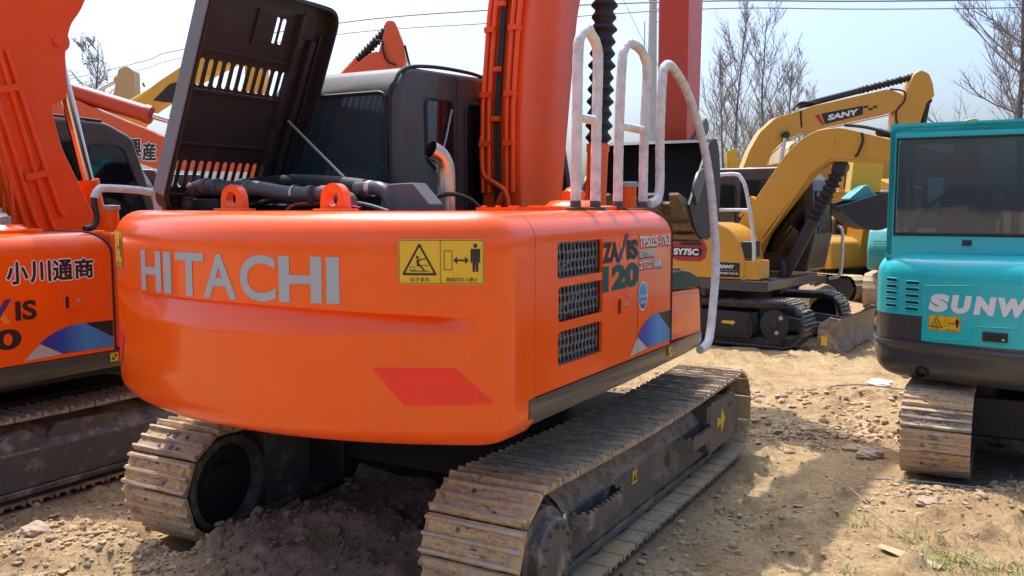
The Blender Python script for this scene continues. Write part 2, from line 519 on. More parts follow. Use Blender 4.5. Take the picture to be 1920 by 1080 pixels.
def text2d(body, box, bold=0.0, shear=0.0, spacing=1.0, keep=None):
    """letters fitted in box (u0,v0,u1,v1)"""
    cu = bpy.data.curves.new('tmp', 'FONT')
    cu.body = body; cu.resolution_u = 4; cu.shear = shear; cu.space_character = spacing
    cu.fill_mode = 'FRONT'
    vs0, _ = _curve_mesh(cu.copy())
    a0 = np.array(vs0)[:, :2]
    lo, hi = a0.min(0), a0.max(0)
    cu.offset = bold
    vs, fs = _curve_mesh(cu)
    a = np.array(vs)[:, :2]
    lo, hi = a.min(0), a.max(0)
    sc = np.array([(box[2] - box[0]) / (hi[0] - lo[0]), (box[3] - box[1]) / (hi[1] - lo[1])])
    a = (a - lo) * sc + np.array(box[:2])
    return [tuple(p) for p in a], fs

class Decal:
    """flat print collected in (u,v), laid on a surface by mapping(u,v,offset)"""
    def __init__(s): s.bm = bmesh.new(); s.mats = []
    def _k(s, mat):
        if mat not in s.mats: s.mats.append(mat)
        return s.mats.index(mat)
    def raw(s, vs, fs, mat, layer=0):
        k = s._k(mat)
        bv = [s.bm.verts.new((p[0], p[1], layer)) for p in vs]
        for f in fs:
            try:
                q = s.bm.faces.new([bv[i] for i in f]); q.material_index = k
            except ValueError: pass
        return s
    def poly(s, pts, mat, layer=0): return s.raw(pts, [tuple(range(len(pts)))], mat, layer)
    def rect(s, u0, v0, u1, v1, mat, layer=0): return s.poly([(u0, v0), (u1, v0), (u1, v1), (u0, v1)], mat, layer)
    def loops(s, lps, mat, layer=0):
        vs, fs = curve_fill(lps); return s.raw(vs, fs, mat, layer)
    def frame(s, u0, v0, u1, v1, w, mat, layer=0):
        return s.loops([[(u0, v0), (u1, v0), (u1, v1), (u0, v1)], [(u0 + w, v0 + w), (u1 - w, v0 + w), (u1 - w, v1 - w), (u0 + w, v1 - w)]], mat, layer)
    def text(s, body, box, mat, layer=0, bold=0.0, shear=0.0, spacing=1.0):
        vs, fs = text2d(body, box, bold, shear, spacing); return s.raw(vs, fs, mat, layer)
    def halo(s, body, box, mat, layer=0, r=.004, bold=0.0):
        """the same letters struck eight times round a small circle: an even outline or a heavier face"""
        vs, fs = text2d(body, box, bold)
        for k in range(8):
            a = math.pi * k / 4
            s.raw([(p[0] + r * math.cos(a), p[1] + r * math.sin(a)) for p in vs], fs, mat, layer + .04 * k)
        return s
    def disc(s, u, v, ru, rv, mat, layer=0, n=28):
        return s.poly([(u + ru * math.cos(2 * math.pi * k / n), v + rv * math.sin(2 * math.pi * k / n)) for k in range(n)], mat, layer)
    def build(s, name, mapping, parent, base=0.003, step=0.0014, cut=0.0):
        if cut:
            us = [v.co.x for v in s.bm.verts]
            u = min(us) + cut
            while u < max(us):
                bmesh.ops.bisect_plane(s.bm, geom=s.bm.verts[:] + s.bm.edges[:] + s.bm.faces[:], plane_co=(u, 0, 0), plane_no=(1, 0, 0))
                u += cut
        for v in s.bm.verts:
            v.co = mapping(v.co.x, v.co.y, base + step * v.co.z)
        me = bpy.data.meshes.new(name)
        s.bm.to_mesh(me); s.bm.free()
        for mt in s.mats: me.materials.append(mt)
        o = bpy.data.objects.new(name, me); COL.objects.link(o); o.parent = parent
        return o
# ------------------------------------------------------------------ crawler tracks
def shoe_mesh(name, w, pitch, mat, mudmat=None, seed=0, gh=0.026, links=True, worn=0.004):
    """triple-grouser track shoe: plate, three ribs, bolt heads, the two chain links under it; x along travel, z outward"""
    rg = random.Random(seed)
    b = MB()
    hp = pitch / 2 - 0.004
    prof = [(-hp, -0.012), (-hp, 0.004)]
    for c in (-hp + 0.016, 0.0, hp - 0.018):
        prof += [(c - 0.014, 0.006), (c - 0.007, gh), (c + 0.006, gh - 0.002), (c + 0.013, 0.006)]
    prof += [(hp, 0.002), (hp, -0.014)]
    prof = sorted(prof[:-1], key=lambda p: p[0] if p[1] > -0.01 else -9) if False else prof
    ny = 9
    rows = []
    for j in range(ny):
        y = -w / 2 + w * j / (ny - 1)
        jit = [(px + rg.uniform(-worn, worn) * 0.4, pz + (rg.uniform(-worn, worn * 0.5) if pz > 0.01 else 0)) for px, pz in prof]
        rows.append([(px, y, pz) for px, pz in jit])
    o = len(b.v)
    b.grid(rows, mat, smooth=False, matfn=lambda i, j: M['worn'] if j in (3, 7, 11) and rg.random() < .75 else mat)
    n = len(prof)
    b.f.append([o + i for i in range(n)]); b.m.append(b.mi(mat)); b.sm.append(False)
    b.f.append([o + (ny - 1) * n + i for i in range(n - 1, -1, -1)]); b.m.append(b.mi(mat)); b.sm.append(False)
    b.f.append([o + j * n for j in range(ny)] + [o + j * n + n - 1 for j in range(ny - 1, -1, -1)]); b.m.append(b.mi(mat)); b.sm.append(False)
    for sy in (-0.075, 0.075):
        for sx in (-hp * 0.48, hp * 0.45):
            b.lathe((sx, sy, 0.002), (0, 0, 1), [(0, 0.012), (0.010, 0.012)], M['chain'], n=6, smooth=False)
        b.box((hp * .45 if sy > 0 else -hp * .48, sy * .25, 0.0055), (.034, .030, .006), M['black'])
        if links:
            b.box2((-pitch * 0.5, sy - 0.016 + (0.004 if sy > 0 else -0.004), -0.085), (pitch * 0.5, sy + 0.016 + (0.004 if sy > 0 else -0.004), -0.014), M['chain'])
    if mudmat:
        for k in range(26):
            cx = rg.choice((-hp * 0.5, hp * 0.45)) + rg.uniform(-.012, .012); cy = rg.uniform(-w / 2 + .085, w / 2 - .085)
            rx, ry, rz = rg.uniform(.012, .026), rg.uniform(.02, .07), rg.uniform(.006, .016)
            vs = []; fs = []
            m1, m2 = 7, 3
            for i in range(m2):
                for k2 in range(m1):
                    a = 2 * math.pi * k2 / m1; e = (math.pi / 2) * i / m2
                    q = rg.uniform(.75, 1.2)
                    vs.append((cx + rx * math.cos(a) * math.cos(e) * q, cy + ry * math.sin(a) * math.cos(e) * q, 0.003 + rz * math.sin(e) * rg.uniform(.8, 1.2)))
            vs.append((cx, cy, 0.003 + rz))
            for i in range(m2 - 1):
                for k2 in range(m1):
                    fs.append((i * m1 + k2, i * m1 + (k2 + 1) % m1, (i + 1) * m1 + (k2 + 1) % m1, (i + 1) * m1 + k2))
            for k2 in range(m1): fs.append(((m2 - 1) * m1 + k2, (m2 - 1) * m1 + (k2 + 1) % m1, len(vs) - 1))
            b.add(vs, fs, mudmat, True)
    ob = b.build(name)
    me = ob.data
    bpy.data.objects.remove(ob)
    return me

def track_path(xr, xf, Rr, sag=0.03):
    """closed path of the shoe plates; returns function t-> (x, z, tangent)"""
    L = xf - xr
    pts = []
    n = 60
    for i in range(n): t = i / n; pts.append((xr + L * t, 2 * Rr - sag * math.sin(math.pi * t) ** 1.0))
    for i in range(30): a = math.pi / 2 - math.pi * i / 30; pts.append((xf + Rr * math.cos(a), Rr + Rr * math.sin(a)))
    for i in range(n): t = i / n; pts.append((xf - L * t, 0.0))
    for i in range(30): a = -math.pi / 2 - math.pi * i / 30; pts.append((xr + Rr * math.cos(a), Rr + Rr * math.sin(a)))
    P = np.array(pts)
    Q = np.vstack([P, P[:1]])
    s = np.concatenate([[0], np.cumsum(np.hypot(*np.diff(Q, axis=0).T))])
    return Q, s

def make_track(parent, y, xr, xf, Rr, w, pitch, meshes, z0=0.0, pick=None, name='crawler_track', sag=0.03):
    """a belt of chain links with every shoe a child of it"""
    Q, s = track_path(xr, xf, Rr, sag)
    N = int(round(s[-1] / pitch))
    b = MB()
    rows = []
    for i in range(0, len(Q), 3):
        x, z = Q[i % (len(Q) - 1)]
        j = (i + 1) % (len(Q) - 1)
        tx, tz = Q[j] - Q[i % (len(Q) - 1)]
        l = math.hypot(tx, tz); nx, nz = -tz / l, tx / l
        rows.append([(x - nx * d, y + yy, z0 + z - nz * d) for yy, d in ((-0.045, 0.03), (0.045, 0.03), (0.045, 0.08), (-0.045, 0.08), (-0.045, 0.03))])
    rows.append(rows[0])
    b.grid(rows, M['chain'], smooth=False)
    belt = b.build(name, parent)
    for i in range(N):
        d = s[-1] * i / N
        x = np.interp(d, s, Q[:, 0]); z = np.interp(d, s, Q[:, 1])
        d1 = (d + 0.03) % s[-1]; d0 = (d - 0.03) % s[-1]
        t = Vector((np.interp(d1, s, Q[:, 0]) - np.interp(d0, s, Q[:, 0]), 0, np.interp(d1, s, Q[:, 1]) - np.interp(d0, s, Q[:, 1]))).normalized()
        nrm = Vector((-t.z, 0, t.x))
        yv = nrm.cross(t)
        me = meshes[pick(x, z) if pick else i % len(meshes)]
        o = bpy.data.objects.new('track_shoe', me)
        mtx = Matrix(((t.x, yv.x, nrm.x, x), (0, yv.y, 0, y), (t.z, yv.z, nrm.z, z0 + z), (0, 0, 0, 1)))
        a = rng.uniform(-.02, .02)
        o.matrix_local = mtx @ Matrix.Rotation(a, 4, 'Y')
        COL.objects.link(o); o.parent = belt
    return belt

def sprocket_disc(parent, y, side, x, z, r, name='final_drive', mat=None, bolts=12):
    b = MB(); m = mat or M['frame']
    ax = (0, side, 0)
    b.lathe((x, y - side * 0.16, z), ax, [(0, r * 1.25), (0.10, r * 1.25), (0.105, r * 1.0), (0.15, r), (0.162, r * 0.93), (0.165, r * 0.3), (0.166, r * .02)], m, n=40)
    for k in range(bolts):
        a = 2 * math.pi * k / bolts
        p = (x + r * 0.8 * math.cos(a), y + side * 0.003, z + r * 0.8 * math.sin(a))
        b.lathe(p, ax, [(-0.01, 0.017), (0.004, 0.017), (0.004, 0.012), (0.016, 0.011)], M['chain'], n=8)
    # teeth ring behind
    for k in range(21):
        a = 2 * math.pi * (k + .5) / 21
        rot = Matrix.Rotation(-a, 3, 'Y')
        b.box((x + r * 1.42 * math.cos(a), y - side * 0.2, z + r * 1.42 * math.sin(a)), (r * .35, 0.05, r * .26), M['chain'], rot)
    return b.build(name, parent, bevel=0.003)

# ------------------------------------------------------------------ undercarriage of the two big orange machines
PITCH = 0.186
def undercarriage(root, yo=1.26, yi=0.76, Rr=0.335, xr=-1.50, xf=1.58, z0=0.0, detail=True, shoes=None):
    w = yo - yi; yc = (yo + yi) / 2
    Rp = Rr - 0.028
    for side in (-1, 1):
        def pick(x, z, side=side):
            if side < 0:
                if x < xr + 0.12: return rng.choice((2, 3))
                return rng.choice((0, 1)) if z > Rr else rng.choice((0, 1, 2))
            return rng.choice((2, 3, 3, 0)) if x < xr + 0.35 else rng.choice((0, 1))
        make_track(root, side * yc, xr, xf, Rp, w, PITCH, shoes, z0 + 0.028, pick)
        # frame: box beam with a sloping dirt-covered top
        s = side
        pr = [(0.80, 0.12), (1.13, 0.12), (1.15, 0.14), (1.15, 0.385), (0.97, 0.545), (0.80, 0.565)]
        pr = [(s * a, z0 + c * (Rr / 0.335)) for a, c in pr]
        fr = MB()
        fr.prism(pr, yz, xr + 0.30, xf - 0.52, M['frame'])
        fr.box2((xr + 0.25, min(s * .78, s * 1.155), z0 + .08), (xf - 0.35, max(s * .78, s * 1.155), z0 + .118), M['frame'])
        fo = fr.build('track_frame', root, bevel=0.008)
        if detail:
            # caked soil lying on the sloping top
            rows = []
            for i in range(60):
                x = xr + 0.33 + (xf - xr - 0.9) * i / 59
                row = []
                for j in range(9):
                    t = j / 8
                    yy = 0.82 + 0.325 * t
                    zz = 0.555 if yy < .97 else 0.555 - (yy - .97) / 0.18 * 0.160
                    hh = 0.022 * math.sin(math.pi * min(1, max(0, t))) * (0.6 + 0.4 * math.sin(i * .7 + j)) + rng.uniform(0, 0.016) * (1 if 0 < j < 8 else 0)
                    row.append((x, s * yy, z0 + zz - 0.004 + hh))
                rows.append(row)
            MB().grid(rows, M['dirt'], smooth=False).build('caked_soil', fo, angle=180)
            if s < 0:
                d = Decal()
                d.rect(-0.29, 0.30, -0.215, 0.375, M['label']); d.poly([(-0.28, .315), (-.258, .36), (-.236, .315)], M['browndark'], 1)
                d.rect(-0.231, .315, -0.223, .36, M['browndark'], 1)
                d.disc(0.30, 0.30, 0.045, 0.05, M['black'])  # black disc painted in for the dark inside a round hole
                d.rect(-1.188, 0.22, -1.155, 0.40, M['white'])
                for zc in (0.27, 0.35): d.loops([[(-1.171 + .012 * math.cos(a * .52), zc + .028 * math.sin(a * .52)) for a in range(12)], [(-1.171 + .007 * math.cos(a * .52), zc + .02 * math.sin(a * .52)) for a in range(12)]], M['black'], 1)
                d.build('frame_markings_and_hole', lambda u, v, o: (u, -1.15 - o, z0 + v), fo)
                hb = MB(); hb.lathe((-0.63, -1.04, z0 + .55), (0, -.2, 1), [(0, .07), (.022, .07), (.023, .055), (.002, .054)], M['frame_black'], n=22)
                hb.build('top_hole_rim', fo)
                for x0, x1 in ((-1.12, -0.58), (0.50, 1.02)):     # foot steps bolted to the frame
                    st = MB()
                    path = [(x0, 1.15), (x0 + .05, 1.235), (x1 - .05, 1.235), (x1, 1.15)]
                    for q in range(3):
                        (xa, ya), (xb, yb) = path[q], path[q + 1]
                        L = math.hypot(xb - xa, yb - ya); an = math.atan2(-(yb - ya), xb - xa)
                        st.box(((xa + xb) / 2, -(ya + yb) / 2, z0 + .335), (L + .008, .012, .085), M['frame'], Matrix.Rotation(an, 3, 'Z'))
                        k = int(L / .045)
                        for e in range(k):
                            t = (e + .5) / k
                            st.box((xa + (xb - xa) * t, -(ya + (yb - ya) * t) - 0.0, z0 + .383), (.022, .016, .016), M['frame'], Matrix.Rotation(an, 3, 'Z'))
                    st.box(((x0 + x1) / 2, -1.19, z0 + .305), (x1 - x0 - .06, .085, .008), M['frame'])
                    st.build('foot_step', fo, bevel=0.003)
        # front idler with its yoke
        idl = MB()
        idl.lathe((xf, s * (yc - .06), z0 + Rr), (0, 1, 0), [(0, Rr - .12), (.12, Rr - .12), (.12, .05), (.13, .05)], M['chain'], n=36)
        idl.box2((xf - .62, s * yc - .19, z0 + .20), (xf - .12, s * yc + .19, z0 + .50), M['frame'])
        io = idl.build('front_idler', root, bevel=0.008)
        if detail and s < 0:
            yk = MB(); yk.prism(rpoly([(xf - .58, .16), (xf + .14, .16), (xf + .16, .40), (xf + .02, .50), (xf - .55, .52)], .03), xz, -1.165, -1.205, M['frame'])
            yo_ = yk.build('idler_guard', io, bevel=0.006)
            yo_.location.z = z0
            d = Decal(); d.poly([(xf - .40, .31), (xf - .32, .33), (xf - .30, .25), (xf - .20, .345), (xf - .29, .44), (xf - .32, .37), (xf - .40, .39)], M['label'])
            d.rect(xf - .13, .41, xf - .01, .44, M['black'])
            d.build('yellow_arrow_mark', lambda u, v, o: (u, -1.205 - o, z0 + v), io)
        # bottom rollers
        for k in range(7):
            x = xr + 0.38 + (xf - xr - .75) * k / 6
            rb = MB(); rb.lathe((x, s * yc - .13, z0 + .115), (0, 1, 0), [(0, .07), (.05, .07), (.05, .055), (.21, .055), (.21, .07), (.26, .07)], M['chain'], n=16)
            rb.build('track_roller', root)
        sprocket_disc(root, s * (yo + 0.015), s, xr, z0 + Rr, 0.165, mat=M['frame'])
        # inner motor cover
        mc = MB(); mc.lathe((xr, s * yi + s * .015, z0 + Rr), (0, -s, 0), [(-.3, Rr - .06), (0, Rr - .06), (.008, Rr - .068), (.008, Rr - .095), (-.075, Rr - .105)], M['chain'], n=44, cap=False)
        mc.lathe((xr, s * yi + s * .015, z0 + Rr), (0, -s, 0), [(-.09, Rr - .07), (-.075, Rr - .10), (-.07, .12), (-.05, .11), (-.048, .01)], M['frame_black'], n=36)
        mc.build('travel_motor', root)
    cb = MB()
    cb.prism([(-.62, .22), (.62, .22), (.8, .36), (.62, .62), (-.62, .62), (-.8, .36)], lambda a, b, t: (a, t, z0 + b), -.80, .80, M['frame_black'])
    cb.lathe((0, 0, z0 + .6), (0, 0, 1), [(0, .55), (.27, .55), (.27, .5)], M['frame_black'], n=40)
    for s in (-1, 1):
        for x in (-.55, .55):
            cb.box((x * 1.2, s * .7, z0 + .36), (.34, .36, .3), M['frame_black'])
    cb.build('car_body', root, bevel=0.01)

# ------------------------------------------------------------------ counterweight outline
RT, WD, RF = 2.215, 1.21, 0.20
_yc = WD - RF; _xc = -math.sqrt((RT - RF) ** 2 - _yc ** 2); _th = math.atan2(_yc, -_xc)
S_ARC = RT * _th; S_FIL = RF * (math.pi / 2 - _th); SEAM = -1.587
S_MAX = S_ARC + S_FIL + (SEAM - _xc)
def outline(s):
    """s>0 towards the machine's right; returns x, y, nx, ny"""
    sg = -1 if s > 0 else 1
    a = abs(s)
    if a <= S_ARC:
        t = a / RT; return (-RT * math.cos(t), sg * RT * math.sin(t), -math.cos(t), sg * math.sin(t))
    if a <= S_ARC + S_FIL:
        t = _th + (a - S_ARC) / RF
        return (_xc - RF * math.cos(t), sg * (_yc + RF * math.sin(t)), -math.cos(t), sg * math.sin(t))
    return (_xc + a - S_ARC - S_FIL, sg * WD, 0.0, sg * 1.0)
def s_of_y(y): return -RT * math.asin(max(-1, min(1, y / RT)))
def rear_map(u, v, o):
    x, y, nx, ny = outline(u); return (x + nx * o, y + ny * o, v)
ZT, ZB = 1.868, 0.885

def warning_label(name, parent, mapping, u0, v0, u1, v1, cut=0.0, base=.003):
    """yellow two-field label: triangle with a person being hit, and keep-clear pictogram with Japanese captions"""
    W_, H_ = u1 - u0, v1 - v0
    X = lambda t: u0 + W_ * t
    Y = lambda t: v0 + H_ * t
    d = Decal()
    d.rect(u0, v0, u1, v1, M['label'])
    d.frame(u0 + W_ * .008, v0 + H_ * .018, u1 - W_ * .008, v1 - H_ * .018, W_ * .006, M['browndark'], 1)
    d.rect(X(.492), Y(.02), X(.498), Y(.98), M['browndark'], 1)
    tri = lambda k: [(X(.25 + (a - .25) * k), Y(.46 + (b - .46) * k)) for a, b in ((.04, .20), (.46, .20), (.25, .93))]
    d.loops([rpoly(tri(1), W_ * .03), rpoly(tri(.80), W_ * .02)], M['black'], 1)
    d.rect(X(.15), Y(.285), X(.36), Y(.305), M['black'], 1)
    d.frame(X(.14), Y(.305), X(.20), Y(.39), W_ * .006, M['black'], 1)
    d.poly([(X(.22), Y(.40)), (X(.245), Y(.40)), (X(.25), Y(.55)), (X(.215), Y(.55))], M['black'], 1)
    d.disc(X(.228), Y(.60), W_ * .017, H_ * .035, M['black'], 1, 14)
    d.poly([(X(.24), Y(.42)), (X(.30), Y(.30)), (X(.315), Y(.31)), (X(.25), Y(.46))], M['black'], 1)
    d.poly([(X(.24), Y(.53)), (X(.33), Y(.555)), (X(.33), Y(.575)), (X(.24), Y(.56))], M['black'], 1)
    d.rect(X(.26), Y(.41), X(.36), Y(.425), M['black'], 1)
    d.frame(X(.535), Y(.32), X(.635), Y(.75), W_ * .007, M['black'], 1)
    for sx in (1, -1):
        c = X(.735)
        d.poly([(c, Y(.515)), (c + sx * W_ * .045, Y(.515)), (c + sx * W_ * .045, Y(.45)), (c + sx * W_ * .088, Y(.535)), (c + sx * W_ * .045, Y(.62)), (c + sx * W_ * .045, Y(.555)), (c, Y(.555))], M['black'], 1)
    c = X(.90)
    d.disc(c, Y(.86), W_ * .022, H_ * .05, M['black'], 1, 16)
    d.poly(rpoly([(c - W_ * .055, Y(.79)), (c + W_ * .055, Y(.79)), (c + W_ * .055, Y(.48)), (c + W_ * .036, Y(.48)), (c + W_ * .034, Y(.70)), (c + W_ * .032, Y(.28)), (c + W_ * .006, Y(.28)), (c, Y(.52)), (c - W_ * .006, Y(.28)), (c - W_ * .032, Y(.28)), (c - W_ * .034, Y(.70)), (c - W_ * .036, Y(.48)), (c - W_ * .055, Y(.48))], W_ * .004, 2), M['black'], 1)
    d.text('はさまれ', (X(.14), Y(.06), X(.37), Y(.155)), M['browndark'], 1, .012)
    d.text('旋回内立入禁止', (X(.56), Y(.06), X(.93), Y(.155)), M['browndark'], 1, .012)
    return d.build(name, mapping, parent, base=base, cut=cut)

def counterweight(root, detail=True):
    ss = [-S_MAX, -S_MAX + .05] + list(np.linspace(-S_ARC - S_FIL, -S_ARC, 8)) + list(np.linspace(-S_ARC, S_ARC, 70))[1:] + list(np.linspace(S_ARC, S_ARC + S_FIL, 8))[1:] + [S_MAX - .05, S_MAX]
    cols = []
    sl, sr = s_of_y(1.10), s_of_y(-1.115)
    for s in ss:
        x, y, nx, ny = outline(s)
        t = (s - sl) / (sr - sl)
        if 0 < t < 1:
            e = min(1, min(t, (1 - t) * 1.0) * 9)
            dep = 0.042 * min(1, min(t * 5, (1 - t) * 14))
            zc = 1.474 - 0.040 * max(0, (t - .5) / .5) ** 1.4
            zl = zc - (0.028 + 0.105 * min(1, t / .22) ** .7 * (1 - 0.72 * max(0, (t - .45) / .55) ** 1.3))
        else:
            dep = 0; zc = 1.455; zl = 1.425
        pr = []
        r = .135
        for k in range(9):
            a = R(90 * k / 8); pr.append((r - r * math.sin(a), ZT - r + r * math.cos(a)))
        pr += [(0, 1.66), (0, 1.56), (0, zc + .02), (0, zc + .003), (dep * .9, zc), (dep, zc - .006)]
        for k in range(1, 6):
            q = k / 6; pr.append((dep * (1 - q), zc - .006 + (zl - zc + .006) * q))
        pr += [(0, zl), (0, zl - .012), (0, 1.22), (0, 1.10)]
        r2 = .115
        for k in range(8):
            a = R(90 * k / 7); pr.append((r2 - r2 * math.cos(a), ZB + r2 - r2 * math.sin(a)))
        cols.append([(x - nx * d, y - ny * d, z) for d, z in pr])
    rows = [[c[i] for c in cols] for i in range(len(cols[0]))]
    b = MB()
    b.grid(rows, M['orange'], smooth=True)
    n = len(cols)
    top = [rows[0][j] for j in range(n)]; bot = [rows[-1][j] for j in range(n)]
    b.add(top, [tuple(range(n))], M['orange']); b.add(bot, [tuple(range(n))], M['orange'])
    # closing faces toward the engine bay
    b.add([(SEAM, 1.21, 1.74), (SEAM, -1.21, 1.74), (SEAM, -1.21, .99), (SEAM, 1.21, .99)], [(0, 1, 2, 3)], M['orange'])
    cw = b.build('counterweight', root, angle=24)
    if detail:
        d = Decal()
        # the maker's name, letter by letter, on the rear face
        xs = [(.694, .540), (.520, .476), (.452, .300), (.297, .095), (.108, -.135), (-.150, -.385), (-.440, -.520)]
        y0, y1 = 0.686, -0.585
        rel = [(0, .135), (.155, .19), (.205, .34), (.335, .49), (.495, .655), (.69, .865), (.925, .985)]
        px = [(262, 306), (313, 334), (331, 385), (380, 443), (447, 516), (522, 606), (610, 637)]
        s0, s1 = s_of_y(.697), s_of_y(-.585)
        cuts = PXS
        for ch, (ya, yb) in zip('HITACHI', cuts):
            ua, ub = s_of_y(ya), s_of_y(yb)
            if ch == 'I': d.rect(ua, 1.488, ub, 1.682, M['silver'])
            elif ch == 'H':
                w = (ub - ua); e = w * .255
                d.poly([(ua, 1.488), (ua + e, 1.488), (ua + e, 1.682), (ua, 1.682)], M['silver']); d.rect(ub - e, 1.488, ub, 1.682, M['silver']); d.rect(ua + e, 1.567, ub - e, 1.603, M['silver'])
            else: d.text(ch, (ua, 1.486 if ch == 'C' else 1.488, ub, 1.684 if ch == 'C' else 1.682), M['silver'], 0, .022)
        d.build('maker_lettering', rear_map, cw, base=.0025, cut=.035)
        for k, poly in enumerate(([(-.724, 1.226), (-1.040, 1.232), (-1.178, 1.084), (-.849, 1.074)], [(.955, 1.224), (1.09, 1.224), (1.115, 1.076), (1.05, 1.076)])):
            d = Decal(); d.poly([(s_of_y(a), b_) for a, b_ in poly], M['red'])
            d.build('red_reflector', rear_map, cw, base=.003, cut=.03)
        warning_label('warning_label', cw, rear_map, s_of_y(-.832), 1.575, s_of_y(-1.143), 1.757, cut=.03)
        warning_label('warning_label', cw, rear_map, s_of_y(1.235), 1.578, s_of_y(.94), 1.765, cut=.03)
        for y in (.355, -.29):
            lg = MB()
            pts = [(y - .075, ZT - .005), (y - .07, 1.925)] + [(y + .07 * math.cos(R(180 - 18 * k)), 1.925 + .07 * math.sin(R(180 - 18 * k))) for k in range(11)] + [(y + .07, 1.925), (y + .075, ZT - .005)]
            hole = [(y + .033 * math.cos(2 * math.pi * k / 16), 1.925 + .036 * math.sin(2 * math.pi * k / 16)) for k in range(16)]
            vs, fs = curve_fill([pts, hole], .022)
            lg.add([(-1.80 + c, a, b_) for a, b_, c in vs], fs, M['orange'])
            lg.box((-1.80, y - .0, ZT + .004), (.10, .19, .012), M['orange'])
            lg.build('lifting_lug', cw, bevel=.004)
        dp = MB(); dp.lathe((-1.72, -.27, ZB + .03), (0, 0, -1), [(0, .03), (.055, .03), (.055, .02), (.075, .018)], M['steel'], n=8); dp.build('drain_plug', cw)
    return cw

def side_map(u, v, o): return (u, -WD - o, v)
XFRONT = 0.145
def xfront(z): return XFRONT if z < 1.70 else XFRONT - .145 * (1 - math.sqrt(max(0, 1 - ((z - 1.70) / .168) ** 2)))

def side_panels(root, texts, latch=(-.603, 1.368)):
    """the right hand pump and radiator covers with their rounded shoulder"""
    gr = [(-1.372, 1.561, -.868, 1.727), (-1.360, 1.361, -.862, 1.524), (-1.362, 1.160, -.866, 1.318)]
    vs, fs = curve_fill([[(SEAM + .004, 1.062), (XFRONT, 1.062), (XFRONT, 1.70), (xfront(1.733), 1.733), (SEAM + .004, 1.733)]] + [rrect(*g, .022, 4) for g in gr], .009)
    b = MB()
    b.add([(a, -WD + .009 + c, z) for a, z, c in vs], fs, M['orange'])
    r = .135
    rows = []
    for k in range(10):
        a = R(90 * k / 9)
        z = ZT - r + r * math.sin(a); y = -WD + r - r * math.cos(a)
        x1 = xfront(z)
        rows.append([(SEAM + .004 + (x1 - SEAM - .004) * t, y, z) for t in np.linspace(0, 1, 14)])
    y = -.62
    rows.append([(SEAM + .004 + (xfront(ZT) - SEAM - .004) * t, y, ZT) for t in np.linspace(0, 1, 14)])
    b.grid(rows, M['orange'], smooth=True)
    # front closing face
    fr = [(xfront(z), yy, z) for z, yy in [(1.062, -WD + .004), (1.70, -WD + .004)]] + [(xfront(ZT - r + r * math.sin(R(a))), -WD + .004 + r - r * math.cos(R(a)), ZT - r + r * math.sin(R(a))) for a in range(10, 91, 10)] + [(xfront(ZT), -.62, ZT - .002), (XFRONT, -.62, 1.062)]
    b.add(fr, [tuple(range(len(fr)))], M['orange'])
    p = b.build('side_panel', root, angle=30)
    sl = MB()
    pts = [(xfront(z) + .006, -WD + .002, z) for z in np.linspace(1.064, 1.733, 12)] + [(xfront(ZT - r + r * math.sin(R(a))) + .006, -WD + r - r * math.cos(R(a)), ZT - r + r * math.sin(R(a))) for a in range(12, 91, 13)] + [(xfront(ZT) + .006, -.7, ZT)]
    sl.tube(pts, .010, M['rubber'], 8); sl.build('edge_seal', p)
    for g in gr:     # expanded metal grille
        gb = MB()
        x0, z0, x1, z1 = g
        cw_, ch = .066, .052
        holes = []
        i = 0
        z = z0 + .014
        row = 0
        while z < z1 - .008:
            x = x0 + .02 + (cw_ / 2 if row % 2 else 0)
            while x < x1 - .014:
                a, c = cw_ * .42, ch * .56
                holes.append([(x - a * .5, z + c * .35), (x, z + c * .72), (x + a * .5, z + c * .35), (x + a * .5, z - c * .35), (x, z - c * .72), (x - a * .5, z - c * .35)])
                x += cw_ * .62
            z += ch * .80; row += 1
        gj = random.Random(int(z0 * 1000))
        holes = [[(a_ + gj.uniform(-.0022, .0022), c_ + gj.uniform(-.003, .003)) for a_, c_ in h] for h in holes]
        holes = [[(max(x0 + .004, min(x1 - .004, a)), max(z0 + .004, min(z1 - .004, c))) for a, c in h] for h in holes]
        v2, f2 = curve_fill([rrect(x0 - .012, z0 - .012, x1 + .012, z1 + .012, .02)] + holes, .003)
        gb.add([(a, -WD + .030 + c, z) for a, z, c in v2], f2, M['grille'])
        gb.build('grille', p)
    rd = MB()
    rd.box2((-1.42, -1.08, 1.12), (-.83, -1.05, 1.76), M['radiator'])
    for k in range(11):
        for q in range(14): rd.box((-1.40 + q * .042, -1.095, 1.15 + k * .056), (.046, .012, .012), M['zinc'] if (k * 7 + q * 3) % 5 == 0 else M['radiator'], Matrix.Rotation(R(35 if q % 2 else -35), 3, 'Y'))
    rd.tube(smooth_path([(-1.36, -1.12, 1.66), (-1.2, -1.12, 1.60), (-1.05, -1.13, 1.63), (-.9, -1.11, 1.6)]), .016, M['steel'])
    rd.tube(smooth_path([(-1.36, -1.12, 1.42), (-1.2, -1.12, 1.40), (-1.0, -1.13, 1.46), (-.88, -1.11, 1.47)]), .012, M['zinc'])
    rd.build('radiator', p)
    lt = MB()    # latch
    lx_, lz_ = latch
    lt.box((lx_, -WD - .002, lz_), (.165, .008, .10), M['orange'])
    lt.box((lx_ + .013, -WD - .011, lz_), (.125, .010, .082), M['orange'])
    lt.box((lx_ - .065, -WD - .005, lz_), (.020, .010, .075), M['black'])
    lt.lathe((lx_ + .013, -WD - .015, lz_ + .004), (0, -1, 0), [(0, .017), (.006, .017), (.007, .010), (.010, .009)], M['steel'], n=18)
    lt.build('panel_latch', p, bevel=.003)
    texts(p)
    return p

